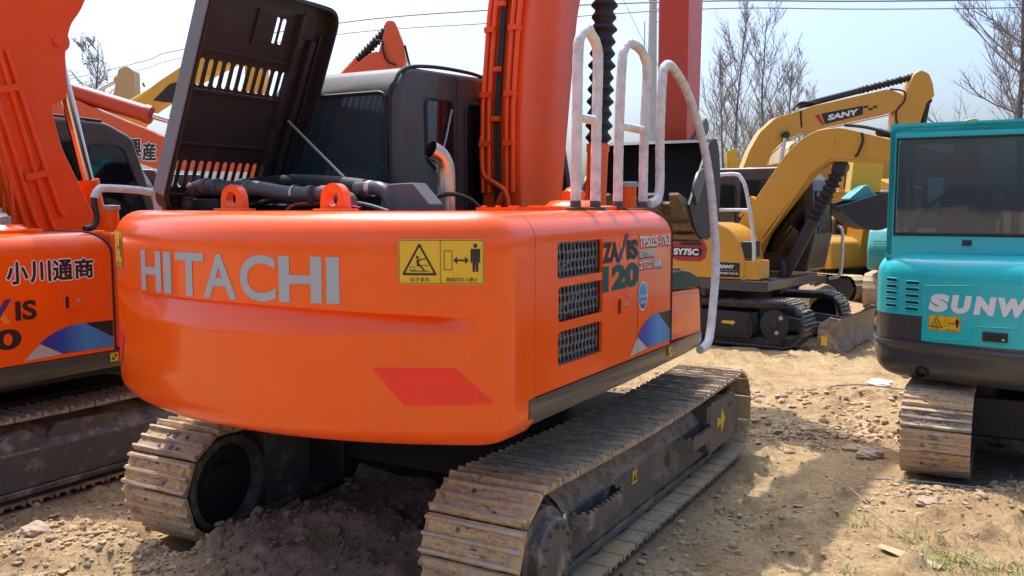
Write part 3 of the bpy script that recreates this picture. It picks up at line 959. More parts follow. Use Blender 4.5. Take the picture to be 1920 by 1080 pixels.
def blue_decal(p, dx=0.0):
    d = Decal()
    top = [(-.39, 1.175), (-.33, 1.215), (-.26, 1.245), (-.17, 1.268), (-.07, 1.27)]
    d.poly(top + [(.10, 1.172), (.135, 1.15), (.135, 1.085), (-.235, 1.09)], M['blue'])
    d.build('blue_swoosh', side_map, p, base=.002)
    d = Decal()
    d.poly([(-.07, 1.271), (.135, 1.268), (.135, 1.152)], M['browndark'])
    d.build('swoosh_corner', side_map, p, base=.002)
    d = Decal(); d.poly([(-.39, 1.173), (-.237, 1.089), (-.50, 1.078)], M['greyprint'])
    d.build('swoosh_corner', side_map, p, base=.002)
PXS = [(.655, .45), (.425, .36), (.325, .115), (.12, -.085), (-.105, -.297), (-.313, -.515), (-.535, -.592)]

# ------------------------------------------------------------------ hydraulics and booms
def bellows(b, p0, p1, r, n, mat):
    d = (Vector(p1) - Vector(p0)).length
    prof = [(0, r * .72)]
    for i in range(n):
        t0 = d * (i + .15) / n; t1 = d * (i + .5) / n; t2 = d * (i + .62) / n; t3 = d * (i + 1) / n
        k = 1 + .06 * math.sin(i * 2.3)
        prof += [(t0, r * .70), (t1, r * k), (t2, r * k * .97), (t3, r * .70)]
    b.lathe(p0, Vector(p1) - Vector(p0), prof, mat, n=22)

def cylinder(root, name, p0, p1, r, barrel_mat, rod_mat=None, split=.55, rod_r=None, bell=None, bell_n=16):
    """hydraulic ram: barrel > end cap, rod or rubber bellows"""
    p0 = Vector(p0); p1 = Vector(p1); d = p1 - p0; q = p0 + d * split
    b = MB(); b.cyl(p0, q, r, barrel_mat, 24)
    b.lathe(q - d.normalized() * r * .7, d, [(0, r * 1.1), (r * .65, r * 1.1), (r * .7, r * .9)], barrel_mat, 24)
    b.lathe(p0 - Vector((0, r * 1.05, 0)), (0, 1, 0), [(0, r * 1.05), (r * 2.1, r * 1.05)], barrel_mat, 20)
    o = b.build(name, root)
    rb = MB(); rb.cyl(q, p1, rod_r or r * .6, rod_mat or M['chrome'], 18)
    rb.lathe(p1 - Vector((0, r * 1.0, 0)), (0, 1, 0), [(0, r * 1.1), (r * 2, r * 1.1)], barrel_mat, 20)
    rb.build('piston_rod', o)
    if bell:
        bb = MB(); bellows(bb, q, q + d * (1 - split) * bell, r * 1.25, bell_n, M['rubber']); bb.build('rubber_bellows', o)
    return o

def beam(root, name, poly, y0, y1, mat, r=.12, bevel=.012, weld=True):
    b = MB()
    pl = rpoly(poly, r, 6)
    b.prism(pl, xz, y0, y1, mat, True)
    o = b.build(name, root, bevel=bevel, angle=35)
    return o

def bucket_mesh(root, prof, y0, y1, shell, inner, teeth_mat, teeth=5, lip_dir=(-1, 0, .55), name='bucket', th=.025, side_cut=True):
    """curved shell, side plates and teeth; prof runs from the back rim round to the lip in (x,z)"""
    pr = [tuple(p) for p in smooth_path([(a, 0, c) for a, c in prof], 5)]
    pr = [(p[0], p[2]) for p in pr]
    b = MB()
    b.grid([[(a, y, c) for a, c in pr] for y in np.linspace(y0, y1, 8)], shell, smooth=True)
    cx = sum(p[0] for p in pr) / len(pr); cz = sum(p[1] for p in pr) / len(pr)
    inn = [(a + (cx - a) * .05, c + (cz - c) * .05) for a, c in pr]
    b.grid([[(a, y, c) for a, c in inn] for y in np.linspace(y0 + .02, y1 - .02, 8)], inner, smooth=True)
    o = b.build(name, root, angle=50)
    for y, s in ((y0, -1), (y1, 1)):
        sp = MB(); sp.prism(pr, xz, y + (0 if s > 0 else -th), y + (th if s > 0 else 0), shell)
        lp = pr[-1]
        if side_cut:
            d = Vector((pr[0][0] - lp[0], pr[0][1] - lp[1])); L = d.length; d.normalize(); nn = Vector((d.y, -d.x))
            if nn.x > 0: nn = -nn
            q = lambda t, w: (lp[0] + d.x * L * t + nn.x * w, lp[1] + d.y * L * t + nn.y * w)
            sp.prism([q(.12, -.1), q(.14, .05), q(.22, .085), q(.40, .08), q(.52, .03), q(.6, -.02), q(.6, -.1)], xz, y + (th if s > 0 else -th * 2), y + (th * 2 if s > 0 else -th), M['bucket_grey'] if shell is not M['bucket'] or True else shell)
        sp.build('side_plate', o, bevel=.004)
    lp = Vector((pr[-1][0], 0, pr[-1][1])); ld = Vector(lip_dir).normalized()
    up = Vector((-ld.z, 0, ld.x))
    lm = MB(); 
    lm.box(lp - ld * .02 + Vector((0, (y0 + y1) / 2, 0)), (.10, y1 - y0, .035), teeth_mat, Matrix((ld, (0, 1, 0), up)).transposed())
    lm.build('cutting_edge', o, bevel=.004)
    for k in range(teeth):
        y = y0 + .07 + (y1 - y0 - .14) * k / (teeth - 1)
        t = MB()
        rot = Matrix((ld, (0, 1, 0), up)).transposed()
        vs = []
        for dd, hw, hh in ((-.10, .062, .060), (.02, .062, .062), (.07, .052, .050), (.17, .042, .016)):
            for sy, sz in ((-1, -1), (1, -1), (1, 1), (-1, 1)):
                vs.append(lp + Vector((0, y, 0)) + rot @ Vector((dd, sy * hw, sz * hh + .01)))
        fs = []
        for i in range(3):
            for k2 in range(4): fs.append((i * 4 + k2, i * 4 + (k2 + 1) % 4, i * 4 + 4 + (k2 + 1) % 4, i * 4 + 4 + k2))
        fs += [(0, 1, 2, 3), (12, 15, 14, 13)]
        t.add(vs, fs, teeth_mat)
        t.build('bucket_tooth', o, bevel=.006)
    return o

def window(root, name, poly3, frame_r, glass, seal=None):
    """glass pane with a rubber seal, poly3 = points in space"""
    c = sum((Vector(p) for p in poly3), Vector()) / len(poly3)
    b = MB(); b.add(poly3, [tuple(range(len(poly3)))], glass)
    o = b.build(name, root)
    if frame_r:
        s = MB(); pts = [Vector(p) for p in poly3]; s.tube(pts + [pts[0], pts[1]], frame_r, seal or M['rubber'], 8, False)
        s.build('window_seal', o)
    return o

def cab(root, prof, y0, y1, mat, bev=.06, right=None, rear=None, roofedge=True, name='cab'):
    b = MB(); b.prism(rpoly(prof, .05, 3), xz, y0, y1, mat)
    o = b.build(name, root, bevel=bev, seg=4, angle=60)
    return o

def hitachi_upper_common(root, mats, texts, front_tall=False):
    counterweight(root, detail=True)
    bf = MB()
    bf.box2((-1.70, -1.02, .87), (1.35, 1.02, 1.03), M['frame_black'])
    bf.lathe((0, 0, .80), (0, 0, 1), [(0, .52), (.1, .52)], M['frame_black'], n=40)
    bf.build('swing_frame', root, bevel=.01)
    sk = MB()
    pr = [(-1.19, .935), (-1.215, .99), (-1.215, 1.057), (-1.0, 1.057), (-1.0, .90), (-1.12, .90)]
    rows = []
    for x, e in ((-1.640, 0), (-.5, 0), (.5, .02), (.72, .035), (.80, .055), (.825, .085)):
        rows.append([(x, y + (e * .3 if y < -1.1 else 0), max(z, .935 + e * .6) if z < 1.05 else z) for y, z in pr + [pr[0]]])
    sk.grid(rows, M['skirt'], smooth=True)
    sk.add([rows[0][i] for i in range(6)], [tuple(range(6))], M['skirt']); sk.add([rows[-1][i] for i in range(6)], [tuple(range(6))], M['skirt'])
    so = sk.build('side_skirt', root, angle=50)
    d = Decal(); d.rect(.10, .985, .165, 1.045, M['label']); d.poly([(.115, .995), (.13, .995), (.13, 1.015), (.115, 1.015)], M['black'], 1); d.poly([(.135, 1.015), (.15, 1.015), (.15, 1.035), (.135, 1.035)], M['black'], 1)
    d.build('tie_down_label', lambda u, v, o: (u, -1.215 - o, v), so)
    p = side_panels(root, texts, (-.13, 1.42) if front_tall else (-.603, 1.368))
    # left side cover and engine bay
    lp = MB()
    lp.box2((SEAM + .003, 1.18, 1.062), (-.80, 1.21, 1.86), M['orange'])
    lp.build('left_side_panel', root, bevel=.01)
    eb = MB()
    eb.box2((SEAM + .006, -.60, 1.50), (-.80, 1.15, 1.54), M['engine'])
    eb.box2((-1.50, -.40, 1.545), (-.95, .80, 1.80), M['engine'])
    eb.box2((-.80, -.60, 1.04), (-.74, 1.17, 1.84), M['engine'])
    eb.box2((SEAM + .006, -.64, 1.04), (.10, -.60, 1.862), M['engine'])
    for k in range(4): eb.lathe((-1.35 + .12 * k, .1, 1.80), (0, 0, 1), [(0, .05), (.05, .05), (.06, .03)], M['engine'], n=14)
    eb.build('engine_bay', root, bevel=.006)
    # front tool box and its tread plate
    fb = MB()
    if front_tall: fb.box2((XFRONT + .03, -1.18, 1.062), (.62, -.55, 1.86), M['orange'])
    else: fb.prism(rpoly([(XFRONT + .012, 1.064), (.815, 1.045), (.80, 1.20), (.765, 1.352), (XFRONT + .012, 1.375)], .02), xz, -1.19, -.55, M['orange'])
    fo = fb.build('tool_box', root, bevel=.022, seg=3)
    if not front_tall:
        ib = MB(); ib.prism(rpoly([(.20, 1.10), (.775, 1.085), (.755, 1.20), (.728, 1.325), (.20, 1.345)], .03), xz, -1.196, -1.19, M['orange'])
        ib.build('box_lid', fo, bevel=.003)
        ed = MB(); ed.tube([(.825, -1.18, 1.05), (.812, -1.18, 1.20), (.775, -1.18, 1.365)], .014, M['rubber']); ed.build('edge_seal', fo)
        tp = MB(); tp.prism(rpoly([(XFRONT + .012, 1.383), (.78, 1.362), (.74, 1.42), (.60, 1.455), (.52, 1.475), (.36, 1.492), (XFRONT + .012, 1.488)], .03), xz, -1.20, -.55, M['blackplastic'])
        for k in range(5): tp.box((.25 + k * .06, -1.0, 1.49), (.02, .3, .012), M['blackplastic'])
        tp.build('tread_cover', fo, bevel=.015, seg=3)
    return p

def top_fittings(root, grey=False):
    """bolted covers, breather cap and filler pipe on the right deck"""
    t = MB()
    def bolts(pts):
        for x, y in pts:
            t.lathe((x, y, ZT), (0, 0, 1), [(0, .016), (.022, .016), (.024, .01)], M['orange'], n=8)
    t.box2((-1.12, -.86, ZT + .001), (-.78, -.62, ZT + .016), M['orange'])
    for x in (-1.09, -.95, -.81): bolts([(x, -.84), (x, -.65)])
    t.build('deck_cover', root)
    t = MB()
    t.lathe((-.36, -.80, ZT + .001), (0, 0, 1), [(0, .25), (.018, .25), (.022, .235), (.024, .16), (.05, .13), (.055, .09)], M['orange'], n=36)
    bolts([(-.36 + .225 * math.cos(a * math.pi / 4), -.80 + .225 * math.sin(a * math.pi / 4)) for a in range(8)])
    o = t.build('tank_flange', root)
    c = MB(); cm = M['zinc'] if grey else M['orange']
    c.lathe((-.36, -.80, ZT + .05), (0, 0, 1), [(0, .065), (.055, .065), (.06, .05), (.075, .04), (.08, .018), (.11, .016), (.112, .002)], cm, n=24)
    c.build('breather_cap', o)
    f = MB()
    f.cyl((.46, -.80, 1.5), (.46, -.80, 2.015), .052, M['orange'], 24); f.lathe((.46, -.80, 2.015), (0, 0, 1), [(0, .062), (.028, .062), (.032, .055), (.034, .002)], M['zinc'], n=24)
    f.build('filler_pipe', root)

def wrap_r(pts, r, lap=.085):
    """radius along a pipe wound with overlapping foam strip: every lap ends in a small step"""
    d = 0; out = []
    for i, p in enumerate(pts):
        if i: d += (Vector(p) - Vector(pts[i - 1])).length
        k = (d / lap) % 1.0
        out.append(r * (1 + .07 * k ** 3 - .02 + rng.uniform(-.006, .006)))
    return out

def loop_rail(root, x0, x1, y, zt, zb=ZT, rung=2.34, lean=(0, 0)):
    b = MB()
    lx, ly = lean
    r = .028
    pts = [(x0, y, zb)] + [(x0 + .01, y, zb + (zt - zb) * .5)] + [(x0 + lx, y + ly, zt - .13), (x0 + lx + .03, y + ly, zt - .045), (x0 + lx + .10, y + ly, zt), ((x0 + x1) / 2 + lx, y + ly, zt + .004), (x1 + lx - .10, y + ly, zt - .012), (x1 + lx - .03, y + ly, zt - .055), (x1 + lx, y + ly, zt - .14)] + [(x1 + .01, y, zb + (zt - zb) * .5), (x1, y, zb)]
    p = smooth_path(pts, 24)
    b.tube(p, wrap_r(p, r), M['foam'], 14)
    zz = rung
    b.tube([(x0 + .01, y, zz), (x1 + .01, y, zz + .0)], r * .86, M['foam'], 12)
    for x in (x0, x1):
        b.lathe((x, y, zb), (0, 0, 1), [(0, .058), (.014, .058), (.016, .03), (.05, .028)], M['chain'], n=20)
        b.lathe((x + .035, y + .03, zb + .014), (0, 0, 1), [(0, .012), (.018, .012)], M['chain'], n=6)
    return b.build('handrail', root)

def main_texts(p):
    blue_decal(p)
    d = Decal()
    d.text('ZA', (-.873, 1.603, -.665, 1.708), M['black'], 0, .06)
    d.text('IS', (-.560, 1.605, -.402, 1.712), M['black'], 0, .06)
    d.poly([(-.690, 1.597), (-.655, 1.597), (-.535, 1.745), (-.570, 1.745)], M['purple'], 1)
    d.poly([(-.665, 1.700), (-.625, 1.700), (-.560, 1.603), (-.600, 1.603)], M['amber'], 0)
    d.text('120', (-.872, 1.455, -.385, 1.588), M['dkteal'], 0, .06)
    d.rect(-.392, 1.07, -.387, 1.735, M['black'], 0)
    d.build('model_lettering', side_map, p, base=.0022)
    d = Decal()
    for txt, bx, bd in (('TPS025-1763', (-.382, 1.662, .108, 1.726), .0), ('排出ガス対策型車', (-.382, 1.605, -.150, 1.645), .0), ('エアコン装備', (-.382, 1.538, -.035, 1.592), .0)):
        d.halo(txt, (bx[0] + .004, bx[1] - .005, bx[2] + .004, bx[3] - .005), M['browndark'], 0, .003)
        d.text(txt, bx, M['white'], 1, .018)
    d.build('equipment_lettering', side_map, p, base=.0022)
    d = Decal()
    d.disc(-.318, 1.393, .072, .082, M['white']); d.disc(-.318, 1.393, .063, .073, M['badge'], 1)
    d.text('排出ガス対策', (-.372, 1.383, -.264, 1.402), M['white'], 2, .02); d.text('国土省', (-.355, 1.350, -.281, 1.372), M['white'], 2, .02)
    d.build('round_badge', side_map, p, base=.0022)

def left_texts(p):
    blue_decal(p)
    d = Decal()
    bx = (-.585, 1.565, .015, 1.695)
    ch = '小川通商'
    w = (bx[2] - bx[0]) / 4
    for i, c in enumerate(ch):
        bb = (bx[0] + w * i + .008, bx[1] + .002 * i, bx[0] + w * (i + 1) - .012, bx[3])
        d.halo(c, bb, M['white'], 0, .0125)
        d.halo(c, bb, M['browndark'], 1, .0042)
    d.build('company_lettering', side_map, p, base=.0022)
    d = Decal()
    d.text('ZA', (-.873, 1.335, -.665, 1.445), M['black'], 0, .03)
    d.text('IS', (-.535, 1.335, -.397, 1.458), M['black'], 0, .035)
    d.poly([(-.700, 1.325), (-.660, 1.325), (-.555, 1.475), (-.595, 1.475)], M['purple'], 1)
    d.poly([(-.675, 1.44), (-.635, 1.44), (-.565, 1.325), (-.61, 1.325)], M['amber'], 0)
    d.text('120', (-.95, 1.165, -.505, 1.292), M['black'], 0, .035)
    d.build('model_lettering', side_map, p, base=.0022)

# ------------------------------------------------------------------ the big orange machine in front
A0 = 0.5166
SHOES = [shoe_mesh('track_shoe', .50, PITCH, M['shoe'], None, 1), shoe_mesh('track_shoe', .50, PITCH, M['shoe'], M['dirt'], 2),
         shoe_mesh('track_shoe', .50, PITCH, M['shoe_mud'], M['shoe_mud'], 3), shoe_mesh('track_shoe', .50, PITCH, M['shoe_mud'], M['shoe_mud'], 4)]
main = empty('crawler_excavator', (-.1692, 5.783, 0), math.pi / 2 - A0)
tag(main, 'large orange excavator in the foreground, engine hood propped open, handrails wrapped in white foam', 'excavator', 'orange crawler excavators')
undercarriage(main, shoes=SHOES)
hitachi_upper_common(main, None, main_texts)
top_fittings(main)

# open hood, hinged along the left edge of the engine bay
LE = R(22); YH, ZH = 1.10, 1.90
def H(u, v, w): return (u, YH - v * math.sin(LE) - w * math.cos(LE), ZH + v * math.cos(LE) - w * math.sin(LE))
HX0, HX1, HV = -1.685, -.70, 1.27
out_l = rpoly([(HX0, -.03), (HX1, -.03), (HX1 - .02, HV), (HX0 - .015, HV)], .13, 7)
slots = []
def pill(u, v0, v1, w=.017):
    return [(u + w * math.cos(R(a)), v1 - w + w * math.sin(R(a))) for a in range(0, 181, 30)] + [(u + w * math.cos(R(a)), v0 + w + w * math.sin(R(a))) for a in range(180, 361, 30)]
for k in range(12):
    slots.append(pill(-1.645 + .060 * k, .685, .835)); slots.append(pill(-1.60 + .0575 * k, .105, .265))
slots += [pill(-1.135, .985, 1.135), pill(-1.085, .985, 1.135)]
vs, fs = curve_fill([out_l] + slots, .003)
hb = MB(); hb.add([H(a, b_, c) for a, b_, c in vs], fs, M['hood_in'])
hood = hb.build('engine_hood', main)
cx, cv = (HX0 + HX1) / 2, HV / 2
inn_l = [(cx + (a - cx) * .965, cv + (b_ - cv) * .972) for a, b_ in out_l]
vs, fs = curve_fill([out_l, inn_l], .038)
fl = MB(); fl.add([H(a, b_, c + .034) for a, b_, c in vs], fs, M['hood_in'])
fl.tube([H(a, b_, .075) for a, b_ in inn_l] + [H(*inn_l[0], .075)], .009, M['rubber'], 8)
fl.build('hood_flange', hood)
er = MB()
er.prism([(HX0 - .013, .08), (HX0 - .005, .08), (HX0 - .012, HV - .12), (HX0 - .020, HV - .12)], lambda a, b_, t: H(a, b_, t), -.012, .074, M['hood_sky_sheen'])  # strip coloured with the sky's reflection on this edge
er.build('hood_sheen_edge', hood)
rb = MB()
def hbar(u0, v0, u1, v1, w0, w1, m=None): rb.prism([(u0, v0), (u1, v0), (u1, v1), (u0, v1)], lambda a, b_, t: H(a, b_, t), w0, w1, m or M['hood_in'])
hbar(-1.63, .655, -.95, .672, .004, .022); hbar(-1.63, .36, -.95, .375, .004, .03); hbar(-1.63, .88, -.95, .90, .004, .02); hbar(-1.63, .06, -.95, .075, .004, .03); hbar(-1.63, .30, -.95, .345, .004, .008)
hbar(-.99, .05, -.955, 1.18, .004, .045); hbar(-.945, .05, -.90, 1.20, .004, .012); hbar(-.88, .10, -.845, 1.05, .004, .05); hbar(-.80, .10, -.785, 1.1, .004, .03)
hbar(-1.28, .98, -1.15, 1.13, .004, .010); hbar(-1.30, .96, -1.285, 1.16, .004, .02)
for v in (.28, .5, .8, 1.0): hbar(-.995, v, -.95, v + .05, .045, .055)
rb.build('hood_rib', hood, bevel=.003)
st = MB(); st.tube([H(-.90, .56, .05), (-1.0, .27, 2.0)], .008, M['zinc'], 8); st.build('hood_stay', hood)

# engine bay pieces that show above the counterweight
X_ = -1.45
def corr(b, pts, r, mat, n=14, amp=.08, f=3):
    p = smooth_path(pts, 12)
    b.tube(p, [r * (1 + amp * (1 if (i // f) % 2 else -1)) for i in range(len(p))], mat, n)
ih = MB(); ih.tube(smooth_path([(X_, 1.02, 1.995), (X_, .90, 2.0), (X_, .72, 1.985), (X_, .55, 1.985), (X_ + .02, .34, 1.955), (X_ + .03, .14, 1.952)], 6), .040, M['pipe_grey'], 16)
for y, z in ((.93, 2.0), (.84, 1.995), (.16, 1.952)): ih.lathe((X_, y, z), (0, 1, 0), [(0, .046), (.03, .046)], M['pipe_brown'] if y > .9 else M['pipe_grey'], n=16)
corr(ih, [(X_, 1.0, 1.995), (X_, 1.06, 1.98), (X_ - .01, 1.085, 1.93), (X_ - .01, 1.09, 1.80)], .040, M['pipe_brown'])
corr(ih, [(X_ + .03, .15, 1.953), (X_ + .03, .03, 1.945), (X_ + .03, -.055, 1.905), (X_ + .03, -.075, 1.78)], .043, M['pipe_brown'], amp=.05)
ih.build('intake_hose', main)
dk = MB(); dk.tube(smooth_path([(-1.15, 1.0, 2.0), (-1.15, .6, 2.02), (-1.2, .2, 2.0), (-1.25, -.02, 1.98)], 6), [.05] * 19, M['rubber'], 16)
dk.prism([(.95, 1.86), (.98, 2.035), (.1, 2.02), (-.1, 1.93), (-.1, 1.86)], yz, -1.12, -.9, M['blackplastic'])
dk.box2((-1.52, .78, 1.80), (-1.38, .98, 1.93), M['engine']); dk.prism([(.72, 1.8), (.67, 1.99), (.645, 2.01), (.62, 1.99), (.62, 1.8)], yz, -1.46, -1.45, M['blackplastic'])
dk.build('air_cleaner', main, bevel=.006)
el = MB(); el.tube(smooth_path([(-1.32, -.02, 1.98), (-1.33, -.14, 1.982), (-1.34, -.20, 1.972), (-1.34, -.245, 1.93), (-1.34, -.26, 1.86), (-1.34, -.26, 1.75)], 6), .036, M['pipe_grey'], 16)
el.lathe((-1.325, -.10, 1.98), (0, -1, 0), [(0, .042), (.03, .042)], M['steel'], n=16); el.build('grey_elbow_pipe', main)
bk = MB(); bk.prism([(-.19, 1.84), (-.22, 1.975), (-.26, 2.0), (-.40, 2.005), (-.505, 1.90), (-.505, 1.84)], yz, -1.36, -1.24, M['bracket_grey']); bk.build('engine_bracket', main, bevel=.006)
for i_, (pts_, r_, m_) in enumerate((([(-1.40, .70, 1.88), (-1.38, .45, 1.93), (-1.36, .2, 1.91), (-1.40, -.1, 1.90), (-1.42, -.3, 1.86)], .014, 'rubber'), ([(-1.50, .95, 1.86), (-1.42, .8, 1.90), (-1.30, .5, 1.89), (-1.2, .1, 1.9)], .011, 'rubber'), ([(-1.2, -.30, 1.88), (-1.1, -.42, 1.95), (-1.0, -.5, 1.93), (-.95, -.56, 1.86)], .012, 'rubber'), ([(-1.50, .30, 1.87), (-1.46, .26, 1.90), (-1.44, .1, 1.905), (-1.46, -.16, 1.88)], .008, 'redprint'))):
    wb = MB(); wb.tube(smooth_path(pts_, 6), r_, M[m_], 8); wb.build('engine_hose', main)
for y_, z_ in ((.62, 1.985), (.30, 1.957), (-.04, 1.94)):
    cb_ = MB(); cb_.lathe((X_ + (.0 if y_ > .5 else .025), y_, z_), (0, 1, 0), [(0, .045), (.014, .045)], M['steel'], n=18); cb_.build('hose_clamp', main)
ms = MB(); pth = smooth_path([(-.965, -.34, 1.80), (-.965, -.34, 1.98), (-.966, -.34, 2.06), (-.978, -.336, 2.115), (-1.008, -.325, 2.158), (-1.062, -.305, 2.185)], 6)
ms.tube(pth, [.046 + .004 * (i / len(pth)) for i in range(len(pth))], M['steel'], 24, False)
ms.tube(pth, [.0445] * len(pth), M['engine'], 20, False)
ms.lathe((-.965, -.34, 1.985), (0, 0, 1), [(0, .049), (.012, .049)], M['steel'], n=24, cap=False)
ms.build('exhaust_pipe', main)

# cab
CP = [(-.72, 1.03), (-.72, 2.56), (-.60, 2.715), (.30, 2.755), (1.18, 2.75), (1.44, 2.64), (1.66, 2.02), (1.70, 1.35), (1.45, 1.03)]
def big_cab(root, y0=.17, y1=1.17):
    c = cab(root, CP, y0, y1, M['cabdark'], bev=.055)
    yy = y0 - .003
    window(c, 'side_window', [(a, yy, b_) for a, b_ in rpoly([(-.43, 2.545), (-.125, 2.555), (-.115, 2.03), (-.42, 2.17)], .05)], .011, M['glass_dark'])
    window(c, 'side_window', [(a, yy, b_) for a, b_ in rpoly([(.02, 2.56), (.92, 2.57), (.92, 1.80), (.02, 1.80)], .06)], .011, M['glass_dark'])
    window(c, 'side_window', [(a, yy, b_) for a, b_ in rpoly([(1.00, 2.56), (1.33, 2.55), (1.56, 1.98), (1.56, 1.45), (1.00, 1.45)], .08)], .011, M['glass_dark'])
    window(c, 'rear_window', [(-.723, a, b_) for a, b_ in rpoly([(y0 + .075, 2.555), (y1 - .08, 2.555), (y1 - .08, 2.0), (y0 + .075, 2.0)], .06)], .013, M['glass_sky_reflection'])
    window(c, 'door_window', [(a, y1 + .003, b_) for a, b_ in rpoly([(.05, 2.55), (1.3, 2.55), (1.55, 1.95), (1.5, 1.4), (.05, 1.4)], .08)], .011, M['glass_dark'])
    rf = MB()
    top = [(-.60, 2.722), (-.30, 2.752), (.10, 2.768), (.35, 2.760), (.75, 2.768), (1.15, 2.757)]
    rf.tube(smooth_path([(-.715, y0 + .05, 2.10), (-.722, y0 + .05, 2.52), (-.69, y0 + .03, 2.62), (-.60, y0 + .02, 2.705)] + [(a, y0 + .03, b_) for a, b_ in top[1:]], 5), .012, M['rubber'], 8)
    rf.build('roof_seal', c)
    pl = MB(); pl.box2((-.075, y0 - .012, 1.9), (-.045, y0 + .01, 2.70), M['cabdark']); pl.box2((-.70, y0 - .006, 1.99), (-.50, y0 + .02, 2.02), M['cabdark']); pl.build('pillar_trim', c, bevel=.004)
    return c
big_cab(main)
wl = MB(); wl.box2((.93, .55, 2.765), (.99, .72, 2.85), M['blackplastic']); wl.tube([(.95, .75, 2.76), (.95, .75, 2.82), (.95, .86, 2.82), (.95, .86, 2.76)], .012, M['blackplastic']); wl.build('roof_lamp', main)
wp = MB(); wp.tube([(-.34, .155, 2.10), (-.24, .150, 2.30), (-.16, .155, 2.50)], .006, M['zinc'], 6); wp.build('grab_wire', main)

# boom, arm and bucket
BP = [(.20, 1.25), (.17, 1.9), (.165, 2.5), (.26, 3.2), (.50, 3.85), (.95, 4.45), (1.6, 4.85), (3.85, 5.10), (3.90, 4.82), (1.95, 4.25), (1.38, 3.86), (1.03, 3.38), (.885, 2.6), (.76, 1.9), (.66, 1.25)]
boom = beam(main, 'boom', BP, -.17, .13, M['orange_arm'], r=.25)
bp_ = MB()
def backline(y, off, z0, z1, r, mat):
    pts = []
    for z in np.linspace(z0, z1, 14):
        x = np.interp(z, [1.25, 1.9, 2.5, 3.2, 3.85], [.20, .17, .165, .26, .50]) - off
        pts.append((x, y, z))
    bp_.tube(pts, r, mat, 10)
for y in (.108, .062, -.075, -.12): backline(y, .026, 1.98, 3.8, .017, M['orange_arm'])
for y in (.01, -.01): backline(y, .022, 1.8, 3.8, .013, M['rubber'])
bp_.tube(smooth_path([(.13, .108, 2.35), (.135, .108, 2.15), (.13, .08, 2.08), (.11, -.02, 2.03), (.10, -.09, 1.98), (.11, -.11, 1.85)], 6), .018, M['orange_arm'], 10)
bp_.tube(smooth_path([(.14, .02, 1.85), (.12, -.04, 1.93), (.12, -.075, 2.0)], 6), .024, M['orange_arm'], 10)
for z in (2.62, 3.05, 2.30, 3.36): 
    x = np.interp(z, [1.25, 1.9, 2.5, 3.2, 3.85], [.20, .17, .165, .26, .50])
    bp_.box((x - .03, -.098, z), (.055, .075, .035), M['orange_arm']); bp_.box((x - .03, .085, z), (.055, .075, .035), M['orange_arm'])
    bp_.box((x - .045, 0.0, z + .16), (.03, .06, .03), M['orange_arm'])
bp_.build('boom_pipe', boom, bevel=0)
bs = MB(); bs.tube([(np.interp(z, [1.25, 2.5, 3.2, 3.85], [.19, .165, .26, .50]) + .004, .132, z) for z in np.linspace(1.6, 3.8, 14)], .009, M['rubber'], 6); bs.build('edge_hose', boom)
for y in (-.40, .30):
    cylinder(main, 'boom_cylinder', (.76, y, 1.10), (1.02, y, 3.95), .075, M['orange'], split=.43, bell=.78, bell_n=15)
cylinder(main, 'arm_cylinder', (1.5, -.02, 5.02), (3.75, -.02, 5.55), .08, M['orange_arm'], split=.6)
AP = [(3.47, 4.9), (3.47, 2.62), (3.50, 2.46), (3.80, 2.46), (3.86, 2.7), (3.95, 4.9), (3.92, 5.6), (3.72, 5.65)]
arm = beam(main, 'arm', AP, -.17, .13, M['red_arm'], r=.05)
am = MB(); am.box2((3.872, -.13, 3.35), (3.96, .09, 3.75), M['red_arm']); am.build('cylinder_bracket', arm, bevel=.01)
cylinder(main, 'bucket_cylinder', (4.02, -.02, 5.0), (4.02, -.02, 2.62), .07, M['red_arm'], split=.50, bell=.80, bell_n=13)
lk = MB()
for y in (-.20, .13): lk.prism(rpoly([(3.52, 2.48), (3.72, 2.38), (4.12, 2.68), (4.02, 2.80)], .05), xz, y, y + .03, M['bucket_grey'])
lk.prism(rpoly([(3.98, 2.75), (4.10, 2.68), (3.66, 2.30), (3.50, 2.36)], .04), xz, -.12, .08, M['bucket_grey'])
lk.build('bucket_link', main, bevel=.008)
BK = [(3.02, 2.47), (3.24, 2.50), (3.35, 2.27), (3.37, 1.97), (3.29, 1.74), (3.08, 1.60), (2.82, 1.61), (2.61, 1.73), (2.48, 1.90)]
bucket_mesh(main, BK, -.52, .46, M['bucket'], M['bucket'], M['rust'], 5, (-.75, 0, .55))
un = MB()
UX, UZ = [2.50, 2.61, 2.82, 3.08, 3.29], [1.885, 1.725, 1.605, 1.595, 1.735]
un.grid([[(a - .012, y, c - .012) for a, c in zip(UX, UZ)] for y in (-.53, -.2, .2, .47)], M['rust'])
for x_ in (2.60, 2.74, 2.92):
    un.box((x_ - .02, -.03, float(np.interp(x_, UX, UZ)) - .025), (.08, .98, .022), M['rust'], Matrix.Rotation(R(max(0, (2.95 - x_) * 130)), 3, 'Y'))
un.build('wear_plate', main)

